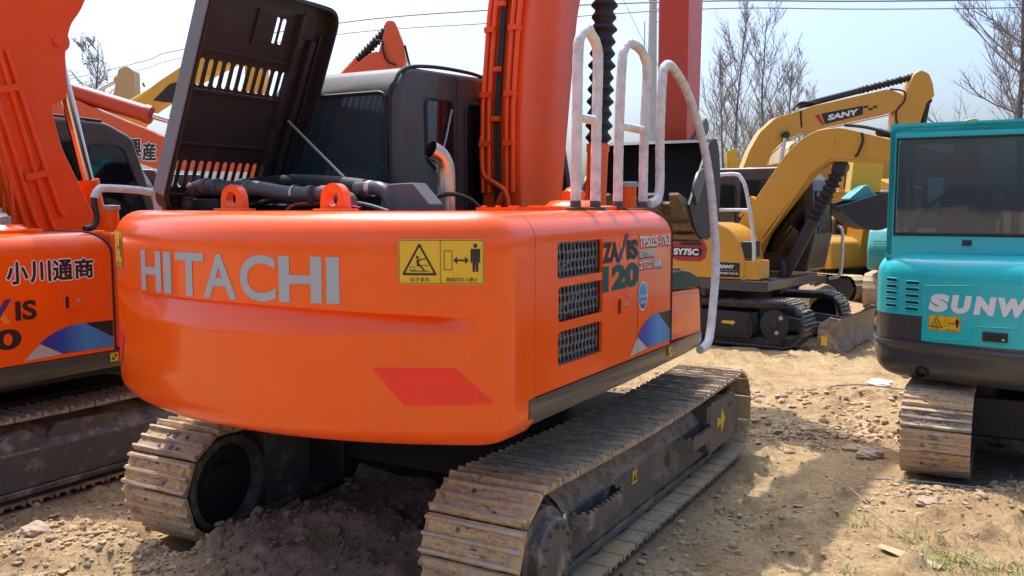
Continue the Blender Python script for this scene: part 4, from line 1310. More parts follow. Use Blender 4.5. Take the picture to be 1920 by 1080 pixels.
# handrails wrapped in foam
loop_rail(main, -.79, -.545, -1.02, 2.80, rung=2.345, lean=(.02, 0))
loop_rail(main, -.235, .155, -1.02, 2.82, rung=2.345, lean=(.04, 0))
cr = MB()
pts = smooth_path([(.243, -1.02, ZT + .035), (.34, -1.02, ZT + .045), (.42, -1.02, 1.945), (.445, -1.02, 2.05), (.435, -1.02, 2.347), (.462, -1.02, 2.68), (.50, -1.02, 2.765), (.586, -1.02, 2.79), (.70, -1.02, 2.765), (.88, -1.03, 2.675), (1.085, -1.06, 2.446), (1.223, -1.10, 2.102), (1.279, -1.13, 1.688), (1.24, -1.155, 1.45), (1.153, -1.17, 1.242), (1.03, -1.19, 1.04), (.93, -1.20, .955), (.80, -1.19, .93)], 18)
cr.tube(pts, wrap_r(pts, .029), M['foam'], 14)
cr.build('handrail', main)

# ------------------------------------------------------------------ the orange machine parked to its left
left = empty('crawler_excavator', (-3.84, 6.48, -.15), math.pi / 2 - A0)
tag(left, 'orange excavator at the left edge, brush lettering on its side and a bare chrome ram', 'excavator', 'orange crawler excavators')
undercarriage(left, yo=1.12, yi=.62, Rr=.31, xr=-1.55, xf=1.5, z0=.13, detail=False, shoes=SHOES)
hitachi_upper_common(left, None, left_texts, front_tall=True)
top_fittings(left, grey=True)
fd = MB(); fd.lathe((-.50, -1.0, .475), (0, -1, 0), [(0, .15), (.13, .15), (.135, .14), (.137, .01)], M['frame'], n=40); fd.prism([(-.30, .30), (.22, .30), (.22, .60), (-.22, .62), (-.30, .55)], xz, -1.10, -.9, M['frame']); fd.build('frame_cover', left, bevel=.006)
hb = MB(); hb.box2((-1.58, -.55, 1.84), (-.78, 1.12, 2.12), M['cabdark']); hb.build('engine_hood', left, bevel=.06, seg=4)
LB = [(.10, 1.3), (.10, 1.9), (-.02, 2.6), (-.02, 3.16), (.06, 3.6), (.30, 4.3), (.9, 5.0), (3.3, 5.55), (3.4, 5.25), (1.6, 4.75), (1.05, 4.2), (.80, 3.72), (.70, 3.52), (.62, 3.42), (.56, 3.2), (.575, 2.92), (.55, 2.85), (.43, 2.80), (.49, 2.5), (.64, 2.2), (.80, 1.86), (.80, 1.3)]
lb = beam(left, 'boom', LB, -.20, .14, M['orange_arm'], r=.12)
lp = MB()
for k, (dx, rr) in enumerate(((0, .018), (.06, .018), (.13, .016), (.19, .016))):
    lp.tube([(-.10 + dx * .3, .05 - dx * 1.1, 3.3), (-.09 + dx * .3, .03 - dx * 1.1, 2.8), (.03 + dx * .3, .0 - dx * 1.1, 2.2), (.03 + dx * .3, .0 - dx * 1.1, 1.9)], rr, M['orange_arm'], 10)
for p0, p1 in (((.04, -.215, 3.15), (.36, -.215, 1.95)), ((.10, -.215, 3.15), (.43, -.215, 2.05)), ((-.0, -.215, 2.85), (.24, -.215, 1.95)), ((.0, -.215, 2.60), (.17, -.215, 1.9))):
    lp.tube(smooth_path([p0, ((p0[0] + p1[0]) / 2 + .0, p0[1], (p0[2] + p1[2]) / 2), p1, (p1[0] + .05, p1[1] + .01, p1[2] - .08)], 5), .017, M['orange_arm'], 10)
for x, z in ((.09, 2.88), (.28, 2.27)): lp.box((x, -.225, z), (.20, .03, .05), M['orange_arm'], Matrix.Rotation(R(-14), 3, 'Y'))
lp.lathe((.50, -.205, 3.27), (0, -1, 0), [(0, .038), (.012, .038), (.014, .03), (.015, .01)], M['orange_arm'], n=24)
lp.build('boom_pipe', lb)
cylinder(left, 'boom_cylinder', (1.06, -.03, 1.2), (.58, -.03, 3.30), .078, M['orange'], split=.50, rod_r=.050)
big_cab(left, .2, 1.18)
AL = [(3.1, 5.35), (3.3, 5.75), (5.9, 5.75), (5.95, 5.5), (3.5, 5.25)]
beam(left, 'arm', AL, -.17, .12, M['red_arm'], r=.05)
bucket_mesh(left, [(a + 2.2, c + 3.4) for a, c in BK], -.50, .46, M['bucket'], M['bucket'], M['rust'], 5, (-.75, 0, .55))
lr = MB(); pts = smooth_path([(.10, -1.0, 1.885), (.17, -1.0, 1.90), (.20, -1.0, 1.96), (.185, -1.0, 2.08), (.22, -1.0, 2.15), (.30, -1.0, 2.165), (.62, -1.0, 2.145), (.70, -1.0, 2.08), (.72, -1.0, 1.5)], 6)
lr.tube(pts[:20], .022, M['blackplastic'], 10); lr.tube(pts[19:], .028, M['foam'], 12); lr.build('handrail', left)
# ------------------------------------------------------------------ teal mini excavator at the right
def make_outline(Rt, W, rf, cx):
    yc = W - rf; xc = -math.sqrt((Rt - rf) ** 2 - yc ** 2); th = math.atan2(yc, -xc)
    sa = Rt * th; sf = rf * (math.pi / 2 - th)
    def f(s):
        sg = -1 if s > 0 else 1
        a = abs(s)
        if a <= sa:
            t = a / Rt; r = (-Rt * math.cos(t), sg * Rt * math.sin(t), -math.cos(t), sg * math.sin(t))
        elif a <= sa + sf:
            t = th + (a - sa) / rf; r = (xc - rf * math.cos(t), sg * (yc + rf * math.sin(t)), -math.cos(t), sg * math.sin(t))
        else: r = (xc + a - sa - sf, sg * W, 0., sg * 1.)
        return (r[0] + cx, r[1], r[2], r[3])
    return f, sa, sf
teal = empty('mini_excavator', (4.05, 6.53, 0), math.pi / 2 - A0)
tag(teal, 'teal mini excavator at the right edge, black bumper and big white lettering on its rear', 'excavator', 'teal mini excavators')
TO, t_sa, t_sf = make_outline(2.5, 1.18, .26, 1.44)
TSM = t_sa + t_sf + .55
def t_s(y): return -2.5 * math.asin(max(-.99, min(.99, y / 2.5)))
def tmap(u, v, o):
    x, y, nx, ny = TO(u)
    d = 0.0
    zt = 1.555 - .15
    if v > zt:
        a = math.asin(min(1, (v - zt) / .15)); d = .15 - .15 * math.cos(a)
    return (x + nx * (o - d), y + ny * (o - d), v)
ss = sorted(set(list(np.linspace(-TSM, -t_sa - t_sf, 4)) + list(np.linspace(-t_sa - t_sf, -t_sa, 9)) + list(np.linspace(-t_sa, t_sa, 60)) + list(np.linspace(t_sa, t_sa + t_sf, 9)) + list(np.linspace(t_sa + t_sf, TSM, 4)) + [t_s(.845)]))
cols = []; zrow = []
for s in ss:
    x, y, nx, ny = TO(s)
    pr = []
    r = .15
    for k in range(9):
        a = R(90 * k / 8); pr.append((r - r * math.sin(a), 1.555 - r + r * math.cos(a)))
    pr += [(0, 1.30), (0, 1.13), (0, 1.125), (0, .955), (.004, .95), (.004, .932), (-.018, .93), (-.022, .905), (-.006, .885), (0, .86), (0, .82)]
    r2 = .16
    for k in range(8):
        a = R(90 * k / 7); pr.append((r2 - r2 * math.cos(a), .655 + r2 - r2 * math.sin(a)))
    cols.append([(x - nx * d, y - ny * d, z) for d, z in pr]); zrow = [z for d, z in pr]
rows = [[c[i] for c in cols] for i in range(len(zrow))]
def tmat(i, j):
    z = zrow[i]
    if z <= .951: return M['skirt']
    if z <= 1.126 and ss[j] < t_s(.85): return M['skirt']
    return M['teal']
b = MB(); b.grid(rows, M['teal'], True, False, tmat)
b.add(rows[0], [tuple(range(len(ss)))], M['teal']); b.add(rows[-1], [tuple(range(len(ss)))], M['skirt'])
tcw = b.build('counterweight', teal, angle=28)
d = Decal()
W0, W1 = t_s(.806), t_s(-.16)
lets = [('S', .0, .140), ('U', .152, .285), ('N', .297, .436), ('W', .443, .630), ('A', .622, .765), ('R', .778, .892), ('D', .903, 1.02)]
for ch, a, c in lets:
    d.text(ch, (W0 + (W1 - W0) * a, 1.165, W0 + (W1 - W0) * c, 1.290), M['white'], 0, .075, shear=.12)
d.build('maker_lettering', tmap, tcw, base=.003, cut=.05)
warning_label('warning_label', tcw, tmap, t_s(.800), 1.036, t_s(.600), 1.142, cut=.05)
vt = MB()
for ci, (ya, yb) in enumerate(((1.045, .955), (.905, .805))):
    for k in range(5):
        z = 1.365 - .046 * k - ci * .012
        sa, sb = t_s(ya) - .065, t_s(yb) - .065
        n = 8
        ring = [(sa + (sb - sa) * (.5 + .5 * math.cos(2 * math.pi * q / 20)) if True else 0, z + .013 * max(-1, min(1, 1.6 * math.sin(2 * math.pi * q / 20)))) for q in range(20)]
        vt.add([tmap(u, v, .003) for u, v in ring], [tuple(range(20))], M['black'])
        vt.tube([tmap(u, v, .002) for u, v in ring + ring[:1]], .005, M['teal'], 6, False)
vt.build('vent_slot', tcw)
rc = MB()
def tline(pts, r=.006): rc.tube([tmap(t_s(a), c, 0.0) for a, c in pts], r, M['teal'], 6)
tline([(.845, 1.30), (.835, 1.20), (.80, 1.00), (.775, .975), (.60, .985), (.545, 1.0), (.53, 1.06), (.50, 1.085), (.33, 1.09), (.0, 1.10), (-.3, 1.11)])
tline([(.845, 1.30), (.83, 1.34), (.6, 1.355), (.2, 1.362), (-.4, 1.362)])
rc.build('pressed_edge', tcw)
lt = MB()
c0 = tmap(t_s(.39), 1.025, .008); x_, y_, nx_, ny_ = TO(t_s(.39))
rot = Matrix.Rotation(math.atan2(ny_, nx_) + math.pi, 3, 'Z')
lt.box(c0, (.02, .15, .062), M['blackplastic'], rot); lt.box(tmap(t_s(.395), 1.028, .02), (.012, .10, .034), M['rubber'], rot)
lt.lathe(tmap(t_s(.34), 1.012, .02), (nx_, ny_, 0), [(0, .010), (.008, .009)], M['steel'], n=12)
lt.build('door_latch', tcw, bevel=.006)
hp = MB(); x_, y_, nx_, ny_ = TO(t_s(.84)); hp.lathe((x_ - nx_ * .05, y_ - ny_ * .05, .735), (nx_, ny_, -.3), [(0, .045), (.05, .045), (.052, .035), (.01, .03)], M['black'], n=20); hp.build('tow_hole', tcw)
ub = MB()
ub.box2((-.45, -1.10, .80), (.95, 1.10, 1.50), M['teal']); ub.box2((-.6, -.9, .70), (.95, .95, .80), M['frame_black'])
ub.build('body', teal, bevel=.04, seg=3)
# cab: hollow shell with see-through glass
cbm = MB()
v2, f2 = curve_fill([rrect(.04, 1.52, 1.115, 2.46, .05), rrect(.20, 1.70, 1.055, 2.355, .03)], .02)
cbm.add([(-.72 + c, a, z) for a, z, c in v2], f2, M['teal'])
v2, f2 = curve_fill([rpoly([(-.74, 1.5), (-.74, 2.46), (.62, 2.46), (.80, 1.95), (.80, 1.5)], .04), rpoly([(-.62, 1.72), (-.62, 2.34), (.0, 2.34), (.0, 1.72)], .05), rpoly([(.08, 1.6), (.08, 2.34), (.55, 2.34), (.70, 1.92), (.70, 1.6)], .05)], .018)
cbm.add([(a, 1.098 + c, z) for a, z, c in v2], f2, M['teal'])
cbm.add([(a, .06 + c, z) for a, z, c in v2], f2, M['teal'])
cbm.box2((-.74, .04, 2.41), (.64, 1.118, 2.475), M['teal'])
cbm.box2((-.73, .06, 1.50), (.79, 1.10, 1.535), M['engine'])
tc = cbm.build('cab', teal, bevel=.014, seg=3, angle=50)
g = MB(); g.box2((-.735, .19, 1.69), (-.729, 1.065, 2.365), M['glass_see']); g.build('rear_window', tc)
g = MB(); g.add([(-.63, 1.10, 1.71), (.01, 1.10, 1.71), (.01, 1.10, 2.35), (-.63, 1.10, 2.35)], [(0, 1, 2, 3)], M['glass_see']); g.build('side_window', tc)
g = MB(); g.add([(-.63, .06, 1.71), (.72, .06, 1.6), (.56, .06, 2.35), (-.63, .06, 2.35)], [(0, 1, 2, 3)], M['glass_dark']); g.build('side_window', tc)
ws = MB(); ws.tube([(-.742, .19, 1.69), (-.742, 1.065, 1.69), (-.742, 1.065, 2.365), (-.742, .19, 2.365), (-.742, .19, 1.69), (-.742, 1.065, 1.69)], .012, M['rubber'], 8); ws.build('window_seal', tc)
wk = MB(); wk.box2((-.752, .565, 1.615), (-.738, .625, 1.655), M['black']); wk.build('rear_lens', tc, bevel=.006)
se = MB(); se.box2((-.40, .40, 1.535), (.05, .84, 1.68), M['rubber']); se.prism(rpoly([(.42, 1.66), (.82, 1.66), (.80, 1.95), (.72, 2.04), (.52, 2.04), (.44, 1.95)], .06), yz, -.46, -.36, M['rubber'])
for dx, y0, y1, zt in ((-.60, .40, .88, 1.98), (-.56, .32, .55, 2.02), (-.52, .20, .42, 1.95)):
    se.tube(smooth_path([(dx, y1 + .12, 1.55), (dx, y1, zt - .12), (dx, (y0 + y1) / 2 + .05, zt), (dx, y0 + .02, zt - .08), (dx, y0, 1.55)], 6), .016, M['rubber'], 8)  # dark tube loops standing behind the rear glass
se.build('seat_and_loops', tc, bevel=.02)
SH_S = [shoe_mesh('track_shoe', .44, .152, M['shoe'], M['dirt'], 11, gh=.020), shoe_mesh('track_shoe', .44, .152, M['shoe_mud'], M['shoe_mud'], 12, gh=.020)]
for s in (-1, 1):
    make_track(teal, s * .72, -.83, .95, .285, .44, .152, SH_S, .022, lambda x, z: 1 if x < -.7 and rng.random() < .7 else 0, sag=.015)
    fr = MB(); fr.prism([(-.70, .10), (.78, .10), (.78, .44), (-.70, .44)], xz, s * .72 - .15, s * .72 + .15, M['frame']); fr.build('track_frame', teal, bevel=.02)
    sprocket_disc(teal, s * .955, s, -.83, .305, .13)
uc = MB(); uc.box2((-.5, -.6, .22), (.5, .6, .52), M['frame_black']); uc.lathe((0, 0, .5), (0, 0, 1), [(0, .38), (.22, .38)], M['frame_black'], n=30); uc.build('car_body', teal, bevel=.02)
tb = MB(); tb.prism(rpoly([(.7, 1.0), (.9, 1.0), (1.6, 2.5), (2.6, 2.6), (2.62, 2.42), (1.75, 2.28), (1.0, 1.1)], .1), xz, -.55, -.33, M['teal']); tb.build('boom', teal, bevel=.01)
ta = MB(); ta.prism(rpoly([(2.5, 2.75), (2.7, 2.7), (2.62, 1.2), (2.45, 1.2)], .04), xz, -.52, -.36, M['teal']); ta.build('arm', teal, bevel=.01)
bl = MB(); bl.prism([(1.30, .05), (1.40, .05), (1.36, .25), (1.42, .42), (1.34, .42)], xz, -.95, .95, M['frame']); bl.box2((.6, -.4, .15), (1.32, -.3, .25), M['frame']); bl.box2((.6, .3, .15), (1.32, .4, .25), M['frame']); bl.build('dozer_blade', teal, bevel=.006)

# ------------------------------------------------------------------ yellow midi excavator with the dozer blade
A_S = R(126.9)
sany = empty('crawler_excavator', (3.32, 13.06, 0), math.pi / 2 - A_S)
tag(sany, 'golden yellow excavator with black cab and a dozer blade lowered onto the ground', 'excavator', 'yellow crawler excavators')
SH_D = [shoe_mesh('track_shoe', .44, .155, M['shoe_dark'], None, 21, gh=.022), shoe_mesh('track_shoe', .44, .155, M['shoe_dark'], M['shoe'], 22, gh=.022)]
for s in (-1, 1):
    make_track(sany, s * .80, -1.05, 1.05, .30, .44, .155, SH_D, .022, sag=.03)
    fr = MB(); fr.prism(rpoly([(-.95, .10), (.62, .10), (.66, .20), (.62, .46), (-.95, .48)], .03), xz, s * 1.0 - .24 * (s > 0), s * 1.0 + .24 * (s < 0), M['frame_black']); fo = fr.build('track_frame', sany, bevel=.012)
    pl = MB(); pl.box2((.1, s * 1.0 - .012, .16), (.60, s * 1.0 + .012, .42), M['frame_black']); pl.lathe((.96, s * .99, .32), (0, s, 0), [(0, .20), (.03, .20), (.035, .06), (.05, .05)], M['frame_black'], n=26)
    for k in range(2): pl.lathe((1.0 + .05 * k, s * 1.02, .22 + .2 * k), (0, s, 0), [(0, .03), (.02, .03)], M['zinc'], n=12)
    pl.build('frame_cover', fo, bevel=.006)
    d = Decal(); d.poly([(.22, .29), (.36, .29), (.36, .27), (.42, .31), (.36, .35), (.36, .33), (.22, .33)], M['label']); d.build('yellow_arrow_mark', lambda u, v, o, s=s: (u, s * (1.013 + o), v), fo)
uc = MB(); uc.box2((-.6, -.62, .24), (.6, .62, .52), M['frame_black']); uc.lathe((0, 0, .5), (0, 0, 1), [(0, .5), (.2, .5)], M['frame_black'], n=30); uc.build('car_body', sany, bevel=.02)
bl = MB()
bl.grid([[(1.72 + .10 * math.cos((z - .24) * 4.5) * -1 + .10, y, z) for z in np.linspace(.02, .44, 9)] for y in (-.94, -.5, 0, .5, .94)], M['blade'])
bl.grid([[(1.68 + .10 * math.cos((z - .24) * 4.5) * -1 + .10, y, z) for z in np.linspace(.02, .44, 9)] for y in (-.94, -.5, 0, .5, .94)], M['blade'])
for y in (-.94, .94): bl.prism([(1.50, .06), (1.74, .0), (1.80, .02), (1.71, .24), (1.80, .45), (1.66, .47), (1.52, .36)], xz, y - .012, y + .012, M['blade'])
for y in (-.42, .42): bl.prism([(.55, .22), (.55, .40), (1.68, .30), (1.68, .16)], xz, y - .05, y + .05, M['bucket_grey'])
bo = bl.build('dozer_blade', sany, bevel=.004)
d = Decal(); d.rect(1.56, .10, 1.64, .22, M['label']); d.build('small_label', lambda u, v, o: (u, -.952 - o, v), bo)
hs = MB()
side = rpoly([(-1.45, .90), (.50, .90), (.53, 1.12), (.46, 1.38), (.31, 1.58), (.10, 1.66), (-1.30, 1.66), (-1.5, 1.45)], [.05, .03, .1, .2, .2, .2, .15, .2])
hs.prism(side, xz, -1.0, -.28, M['yellow'])
ho = hs.build('side_panel', sany, bevel=.05, seg=4)
cwb = MB(); cwb.prism(rpoly([(-1.5, .92), (-.6, .92), (-.6, 1.66), (-1.45, 1.66), (-1.62, 1.3)], .12), xz, -.98, 1.0, M['yellow']); cwb.build('counterweight', sany, bevel=.08, seg=4)
bf = MB(); bf.box2((-1.45, -1.0, .74), (.85, 1.05, .895), M['skirt']); bf.build('swing_frame', sany, bevel=.03)
sb = MB(); sb.box2((.50, -.98, .90), (.72, -.60, 1.16), M['yellow']); sb.box2((.45, -.97, 1.2), (.62, -.70, 1.42), M['blackplastic']); sb.build('step_box', sany, bevel=.02)
smap = lambda u, v, o: (u, -1.0 - o, v)
d = Decal()
d.poly([(-.56, 1.33), (-.50, 1.415), (-.08, 1.415), (-.02, 1.30), (-.05, 1.18), (-.12, 1.125), (-.46, 1.125), (-.56, 1.16)], M['redprint'])
d.poly([(-.54, 1.315), (-.13, 1.315), (-.09, 1.29), (-.11, 1.20), (-.15, 1.185), (-.54, 1.185)], M['black'], 1)
d.poly([(-.40, 1.395), (-.12, 1.395), (-.09, 1.345), (-.45, 1.345)], M['black'], 1)
d.text('SY75C', (-.53, 1.205, -.15, 1.30), M['white'], 2, .05)
d.build('model_badge', smap, ho, base=.004)
d = Decal(); d.rect(.10, .925, .455, 1.125, M['black']); d.text('SANY', (.17, 1.045, .38, 1.095), M['white'], 1, .05)
d.rect(.135, 1.018, .42, 1.022, M['greyprint'], 1); d.text('400-887-8318', (.13, .965, .43, .992), M['white'], 1, .02)
d.rect(.088, .92, .092, 1.63, M['black'])
d.build('maker_plate', smap, ho, base=.004)
cp = [(-.62, .95), (-.62, 2.36), (-.52, 2.46), (.75, 2.46), (.98, 2.25), (1.05, 1.5), (.95, .95)]
sc_ = cab(sany, cp, .26, 1.06, M['cabdark'], bev=.05)
for poly in ([(-.50, 1.45), (-.50, 2.22), (-.16, 2.22), (-.16, 1.45)], [(-.08, 1.2), (-.08, 2.28), (.82, 2.28), (.92, 1.5), (.92, 1.2)]):
    window(sc_, 'side_window', [(a, .256, c) for a, c in rpoly(poly, .08)], .012, M['glass_dark'])
window(sc_, 'front_window', [(1.005, .36, 2.1), (1.005 + .02, .96, 2.1), (1.055, .96, 1.5), (1.05, .36, 1.5)], .012, M['glass'])
SB = [(.14, 1.16), (-.03, 1.47), (.05, 1.62), (.73, 2.61), (.95, 2.82), (1.17, 2.93), (1.46, 2.95), (2.08, 2.77), (3.05, 2.48), (3.12, 2.30), (2.95, 2.22), (2.09, 2.45), (1.33, 2.50), (1.08, 2.31), (.45, 1.48), (.34, 1.16)]
sbm = beam(sany, 'boom', SB, -.15, .15, M['yellow'], r=.10)
tr = MB(); tr.tube([(a, -.152, c) for a, c in [(.30, 1.2), (.52, 1.5), (1.10, 2.36), (1.35, 2.56), (2.1, 2.5), (2.9, 2.28)]], .012, M['yellow'], 8)
tr.lathe((1.36, -.15, 2.76), (0, -1, 0), [(0, .045), (.012, .045), (.014, .02)], M['yellow'], n=16); tr.tube(smooth_path([(1.75, -.16, 2.86), (1.77, -.17, 2.75), (1.72, -.17, 2.60), (1.68, -.16, 2.55)], 5), .016, M['rubber'], 8)
tr.box((.10, -.05, 1.78), (.10, .16, .05), M['yellow'], Matrix.Rotation(R(-55), 3, 'Y')); tr.box((.22, -.05, 1.98), (.10, .16, .05), M['yellow'], Matrix.Rotation(R(-55), 3, 'Y'))
tr.tube(smooth_path([(1.5, -.06, 2.98), (1.8, -.06, 2.93), (2.2, -.06, 2.80), (2.5, -.06, 2.70)], 5), .022, M['rubber'], 8)
tr.build('boom_trim', sbm)
for y in (0.0,):
    cylinder(sany, 'boom_cylinder', (.62, y, .72), (1.45, y, 2.42), .085, M['blackplastic'], split=.58, bell=.95, bell_n=9)
cylinder(sany, 'arm_cylinder', (1.95, 0, 2.86), (3.02, 0, 2.66), .05, M['blackplastic'], M['rubber'], split=.55)
hz = MB()
for y in (-.2, -.26): hz.tube(smooth_path([(.75, y, 1.15), (.78, y, .98), (.70, y, .84), (.55, y, .8)], 5), .028, M['rubber'], 10)
hz.build('hydraulic_hose', sany)
ar = beam(sany, 'arm', [(2.80, 2.30), (2.95, 2.95), (3.12, 2.98), (3.18, 2.4), (3.30, 1.0), (3.15, .98), (2.95, 1.6)], -.13, .13, M['yellow'], r=.05)
bucket_mesh(sany, [(a * .62 + 1.15, c * .62 - .55) for a, c in BK], -.38, .38, M['bucket'], M['bucket'], M['bucket_grey'], 4, (-.75, 0, .55))
rl = MB(); pp = smooth_path([(.09, -.95, 1.66), (.06, -.95, 1.72), (.09, -.95, 1.9), (.10, -.95, 2.29), (.14, -.95, 2.32), (.35, -.95, 2.32), (.42, -.95, 2.27), (.50, -.95, 2.10), (.61, -.95, 1.51), (.63, -.95, 1.10), (.60, -.95, .97), (.48, -.95, .90)], 5)
rl.tube(pp, [.026 * (1 + .06 * math.sin(i * 1.7)) for i in range(len(pp))], M['foam'], 12); rl.tube([(.10, -.95, 1.84), (.56, -.95, 1.84)], .022, M['foam'], 10)
rl.build('handrail', sany)
rl = MB(); pp = smooth_path([(1.15, .95, 1.6), (1.22, .95, 1.5), (1.22, .95, 1.0), (1.18, .95, .86), (1.05, .95, .82)], 5); rl.tube(pp, .024, M['foam'], 10); rl.build('handrail', sany)

# ------------------------------------------------------------------ machines farther back
def far_track(root, y0, y1, xr, xf, Rr, mat, z0=0.0):
    Q, s = track_path(xr, xf, Rr, .02)
    N = int(s[-1] / .08)
    rows = []
    for i in range(N + 1):
        d = s[-1] * (i % N) / N
        x = np.interp(d, s, Q[:, 0]); z = np.interp(d, s, Q[:, 1])
        dz = (z - Rr); dx = x - max(xr, min(xf, x)); l = math.hypot(dx, dz) or 1
        k = .022 if i % 2 else 0
        rows.append([(x + dx / l * k, y, z0 + z + dz / l * k) for y in (y0, (y0 + y1) / 2, y1)])
    b = MB(); b.grid(rows, mat, smooth=False)
    b.prism([(xr, .06), (xf, .06), (xf + Rr * .6, Rr), (xf, 2 * Rr - .08), (xr, 2 * Rr - .08), (xr - Rr * .6, Rr)], lambda a, c, t: (a, t, z0 + c), y0 + .06, y1 - .06, M['frame_black'])
    return b.build('crawler_track', root)

def far_machine(label, loc, rz, col, boom=None, arm=None, cyls=(), cab_y=(.2, 1.1), scale=1.0, group=None, body=True, bw=.17, name='crawler_excavator', low=0.0, armcol=None, cat='excavator'):
    r = empty(name, loc, rz)
    tag(r, label, cat, group)
    if body:
        b = MB(); b.prism(rpoly([(-1.9, .85), (.5, .85), (.5, 1.6), (.2, 1.75), (-1.7, 1.75), (-2.0, 1.3)], .12), xz, -1.15, 1.15, M[col]); b.build('body', r, bevel=.06, seg=3)
        c = cab(r, [(-.3, .95), (-.3, 2.45), (-.2, 2.6), (1.1, 2.6), (1.35, 2.2), (1.35, .95)], cab_y[0], cab_y[1], M['cabdark'], bev=.05)
        for yy in (cab_y[0] - .004, cab_y[1] + .004):
            window(c, 'side_window', [(a, yy, z) for a, z in rpoly([(-.2, 1.5), (-.2, 2.4), (1.05, 2.4), (1.25, 2.1), (1.25, 1.5)], .08)], .012, M['glass_dark'])
        window(c, 'rear_window', [(-.304, a, z) for a, z in rpoly([(cab_y[0] + .08, 1.7), (cab_y[0] + .08, 2.4), (cab_y[1] - .08, 2.4), (cab_y[1] - .08, 1.7)], .05)], .012, M['glass_dark'])
        for s in (-1, 1): far_track(r, s * 1.0 - .24, s * 1.0 + .24, -1.35, 1.35, .36, M['shoe'])
        u = MB(); u.box2((-.7, -.8, .25), (.7, .8, .6), M['frame_black']); u.lathe((0, 0, .58), (0, 0, 1), [(0, .5), (.3, .5)], M['frame_black'], n=24); u.build('car_body', r, bevel=.02)
    bo = ao = None
    if boom: bo = beam(r, 'boom', boom, -bw, bw, M[col], r=.10)
    if arm: ao = beam(r, 'arm', arm, -bw * .85, bw * .85, M[armcol or col], r=.05)
    for kw in cyls: cylinder(r, **kw)
    r.scale = (scale,) * 3
    return r, bo, ao

# second yellow excavator: its boom rises above the black cab
s2, s2b, s2a = far_machine('yellow excavator behind the black cab, its raised boom carrying a white name on black', (5.0, 20.0, 0), 0, 'yellow',
    boom=[(-.10, 1.5), (.10, 2.7), (.24, 3.1), (.46, 3.51), (.81, 3.84), (1.28, 3.97), (1.63, 4.09), (3.28, 4.46), (3.62, 4.32), (3.70, 4.1), (3.3, 3.92), (1.41, 3.51), (1.0, 3.33), (.71, 3.04), (.55, 2.6), (.45, 1.5)],
    arm=[(3.84, 4.79), (3.98, 4.87), (4.16, 4.79), (4.25, 4.58), (4.30, 4.3), (4.14, 4.18), (3.96, 3.55), (3.9, 2.2), (3.6, 2.2), (3.42, 3.60), (3.44, 3.92), (3.64, 4.35)],
    cyls=[dict(name='arm_cylinder', p0=(1.42, 0, 4.12), p1=(3.95, 0, 4.76), r=.07, barrel_mat=M['blackplastic'], split=.52, bell=.97, bell_n=13),
          dict(name='bucket_cylinder', p0=(4.22, 0, 4.22), p1=(4.02, 0, 2.9), r=.07, barrel_mat=M['blackplastic'], split=.6),
          dict(name='boom_cylinder', p0=(.7, -.3, 1.2), p1=(1.0, -.3, 3.45), r=.07, barrel_mat=M['blackplastic'], split=.6)],
    group='yellow crawler excavators', bw=.2)
d = Decal()
d.poly([(1.80, 3.92), (2.72, 4.09), (2.72, 3.90), (1.90, 3.69)], M['black']); d.poly([(1.66, 3.88), (1.76, 3.905), (1.88, 3.685), (1.83, 3.67)], M['redprint'])
for k in range(3): d.poly([(2.74 + .1 * k, 4.085 - .05 * (k % 2)), (2.83 + .1 * k, 4.10 - .05 * (k % 2)), (2.83 + .1 * k, 4.05 - .05 * (k % 2)), (2.74 + .1 * k, 4.035 - .05 * (k % 2))], M['black'])
vs, fs = text2d('SANY', (0, 0, .66, .13), .05)
d.raw([(1.95 + a + c * .1, 3.765 + c + a * .205) for a, c in vs], fs, M['white'], 1)
d.build('maker_lettering', lambda u, v, o: (u, -.2 - o, v), s2b, base=.005)
hz = MB(); hz.tube(smooth_path([(1.2, -.1, 4.0), (1.35, -.1, 4.16), (1.55, -.1, 4.17), (1.8, -.1, 4.16)], 5), .025, M['rubber'], 8); hz.tube(smooth_path([(3.3, -.21, 4.45), (3.6, -.21, 4.40), (3.62, -.21, 4.2), (3.45, -.21, 3.95), (3.5, -.21, 3.6)], 5), .02, M['rubber'], 8)
hz.tube([(1.35, -.205, 3.98), (1.38, -.205, 3.62)], .02, M['rubber'], 6); hz.tube([(.55, -.2, 2.7), (.72, -.2, 3.02), (1.02, -.2, 3.30), (1.42, -.2, 3.48), (3.3, -.2, 3.89)], .015, M['yellow'], 6); hz.build('boom_hose', s2b)

# orange machine whose boom slopes down behind the left one
o3, o3b, _ = far_machine('orange excavator at back left, boom lowered with dark lettering, thick red ram on top', (-7.0, 13.0, 0), 0, 'orange_far',
    boom=[(-1.2, 1.5), (-1.5, 2.4), (-1.3, 3.2), (-.7, 3.75), (.0, 3.72), (.73, 3.42), (1.22, 3.20), (1.9, 2.93), (2.13, 2.83), (3.44, 2.56), (3.51, 2.37), (1.89, 2.42), (1.5, 2.56), (.55, 2.98), (-.2, 3.1), (-.6, 2.8), (-.6, 1.5)],
    arm=[(3.2, 2.9), (3.45, 2.95), (3.62, 2.4), (3.5, 1.1), (3.25, 1.1), (3.22, 2.2)],
    cyls=[dict(name='arm_cylinder', p0=(-.2, 0, 3.80), p1=(3.35, 0, 2.72), r=.125, barrel_mat=M['red_arm'], split=.56, rod_r=.045)], group='orange crawler excavators', cab_y=(.25, 1.1))
d = Decal()
for c, bx in (('興', (1.50, 2.60, 1.69, 2.85)), ('産', (1.715, 2.545, 1.90, 2.79))):
    d.halo(c, bx, M['white'], 0, .022); d.halo(c, bx, M['browndark'], 1, .008)
d.build('company_lettering', lambda u, v, o: (u, -.17 - o, v), o3b, base=.005)

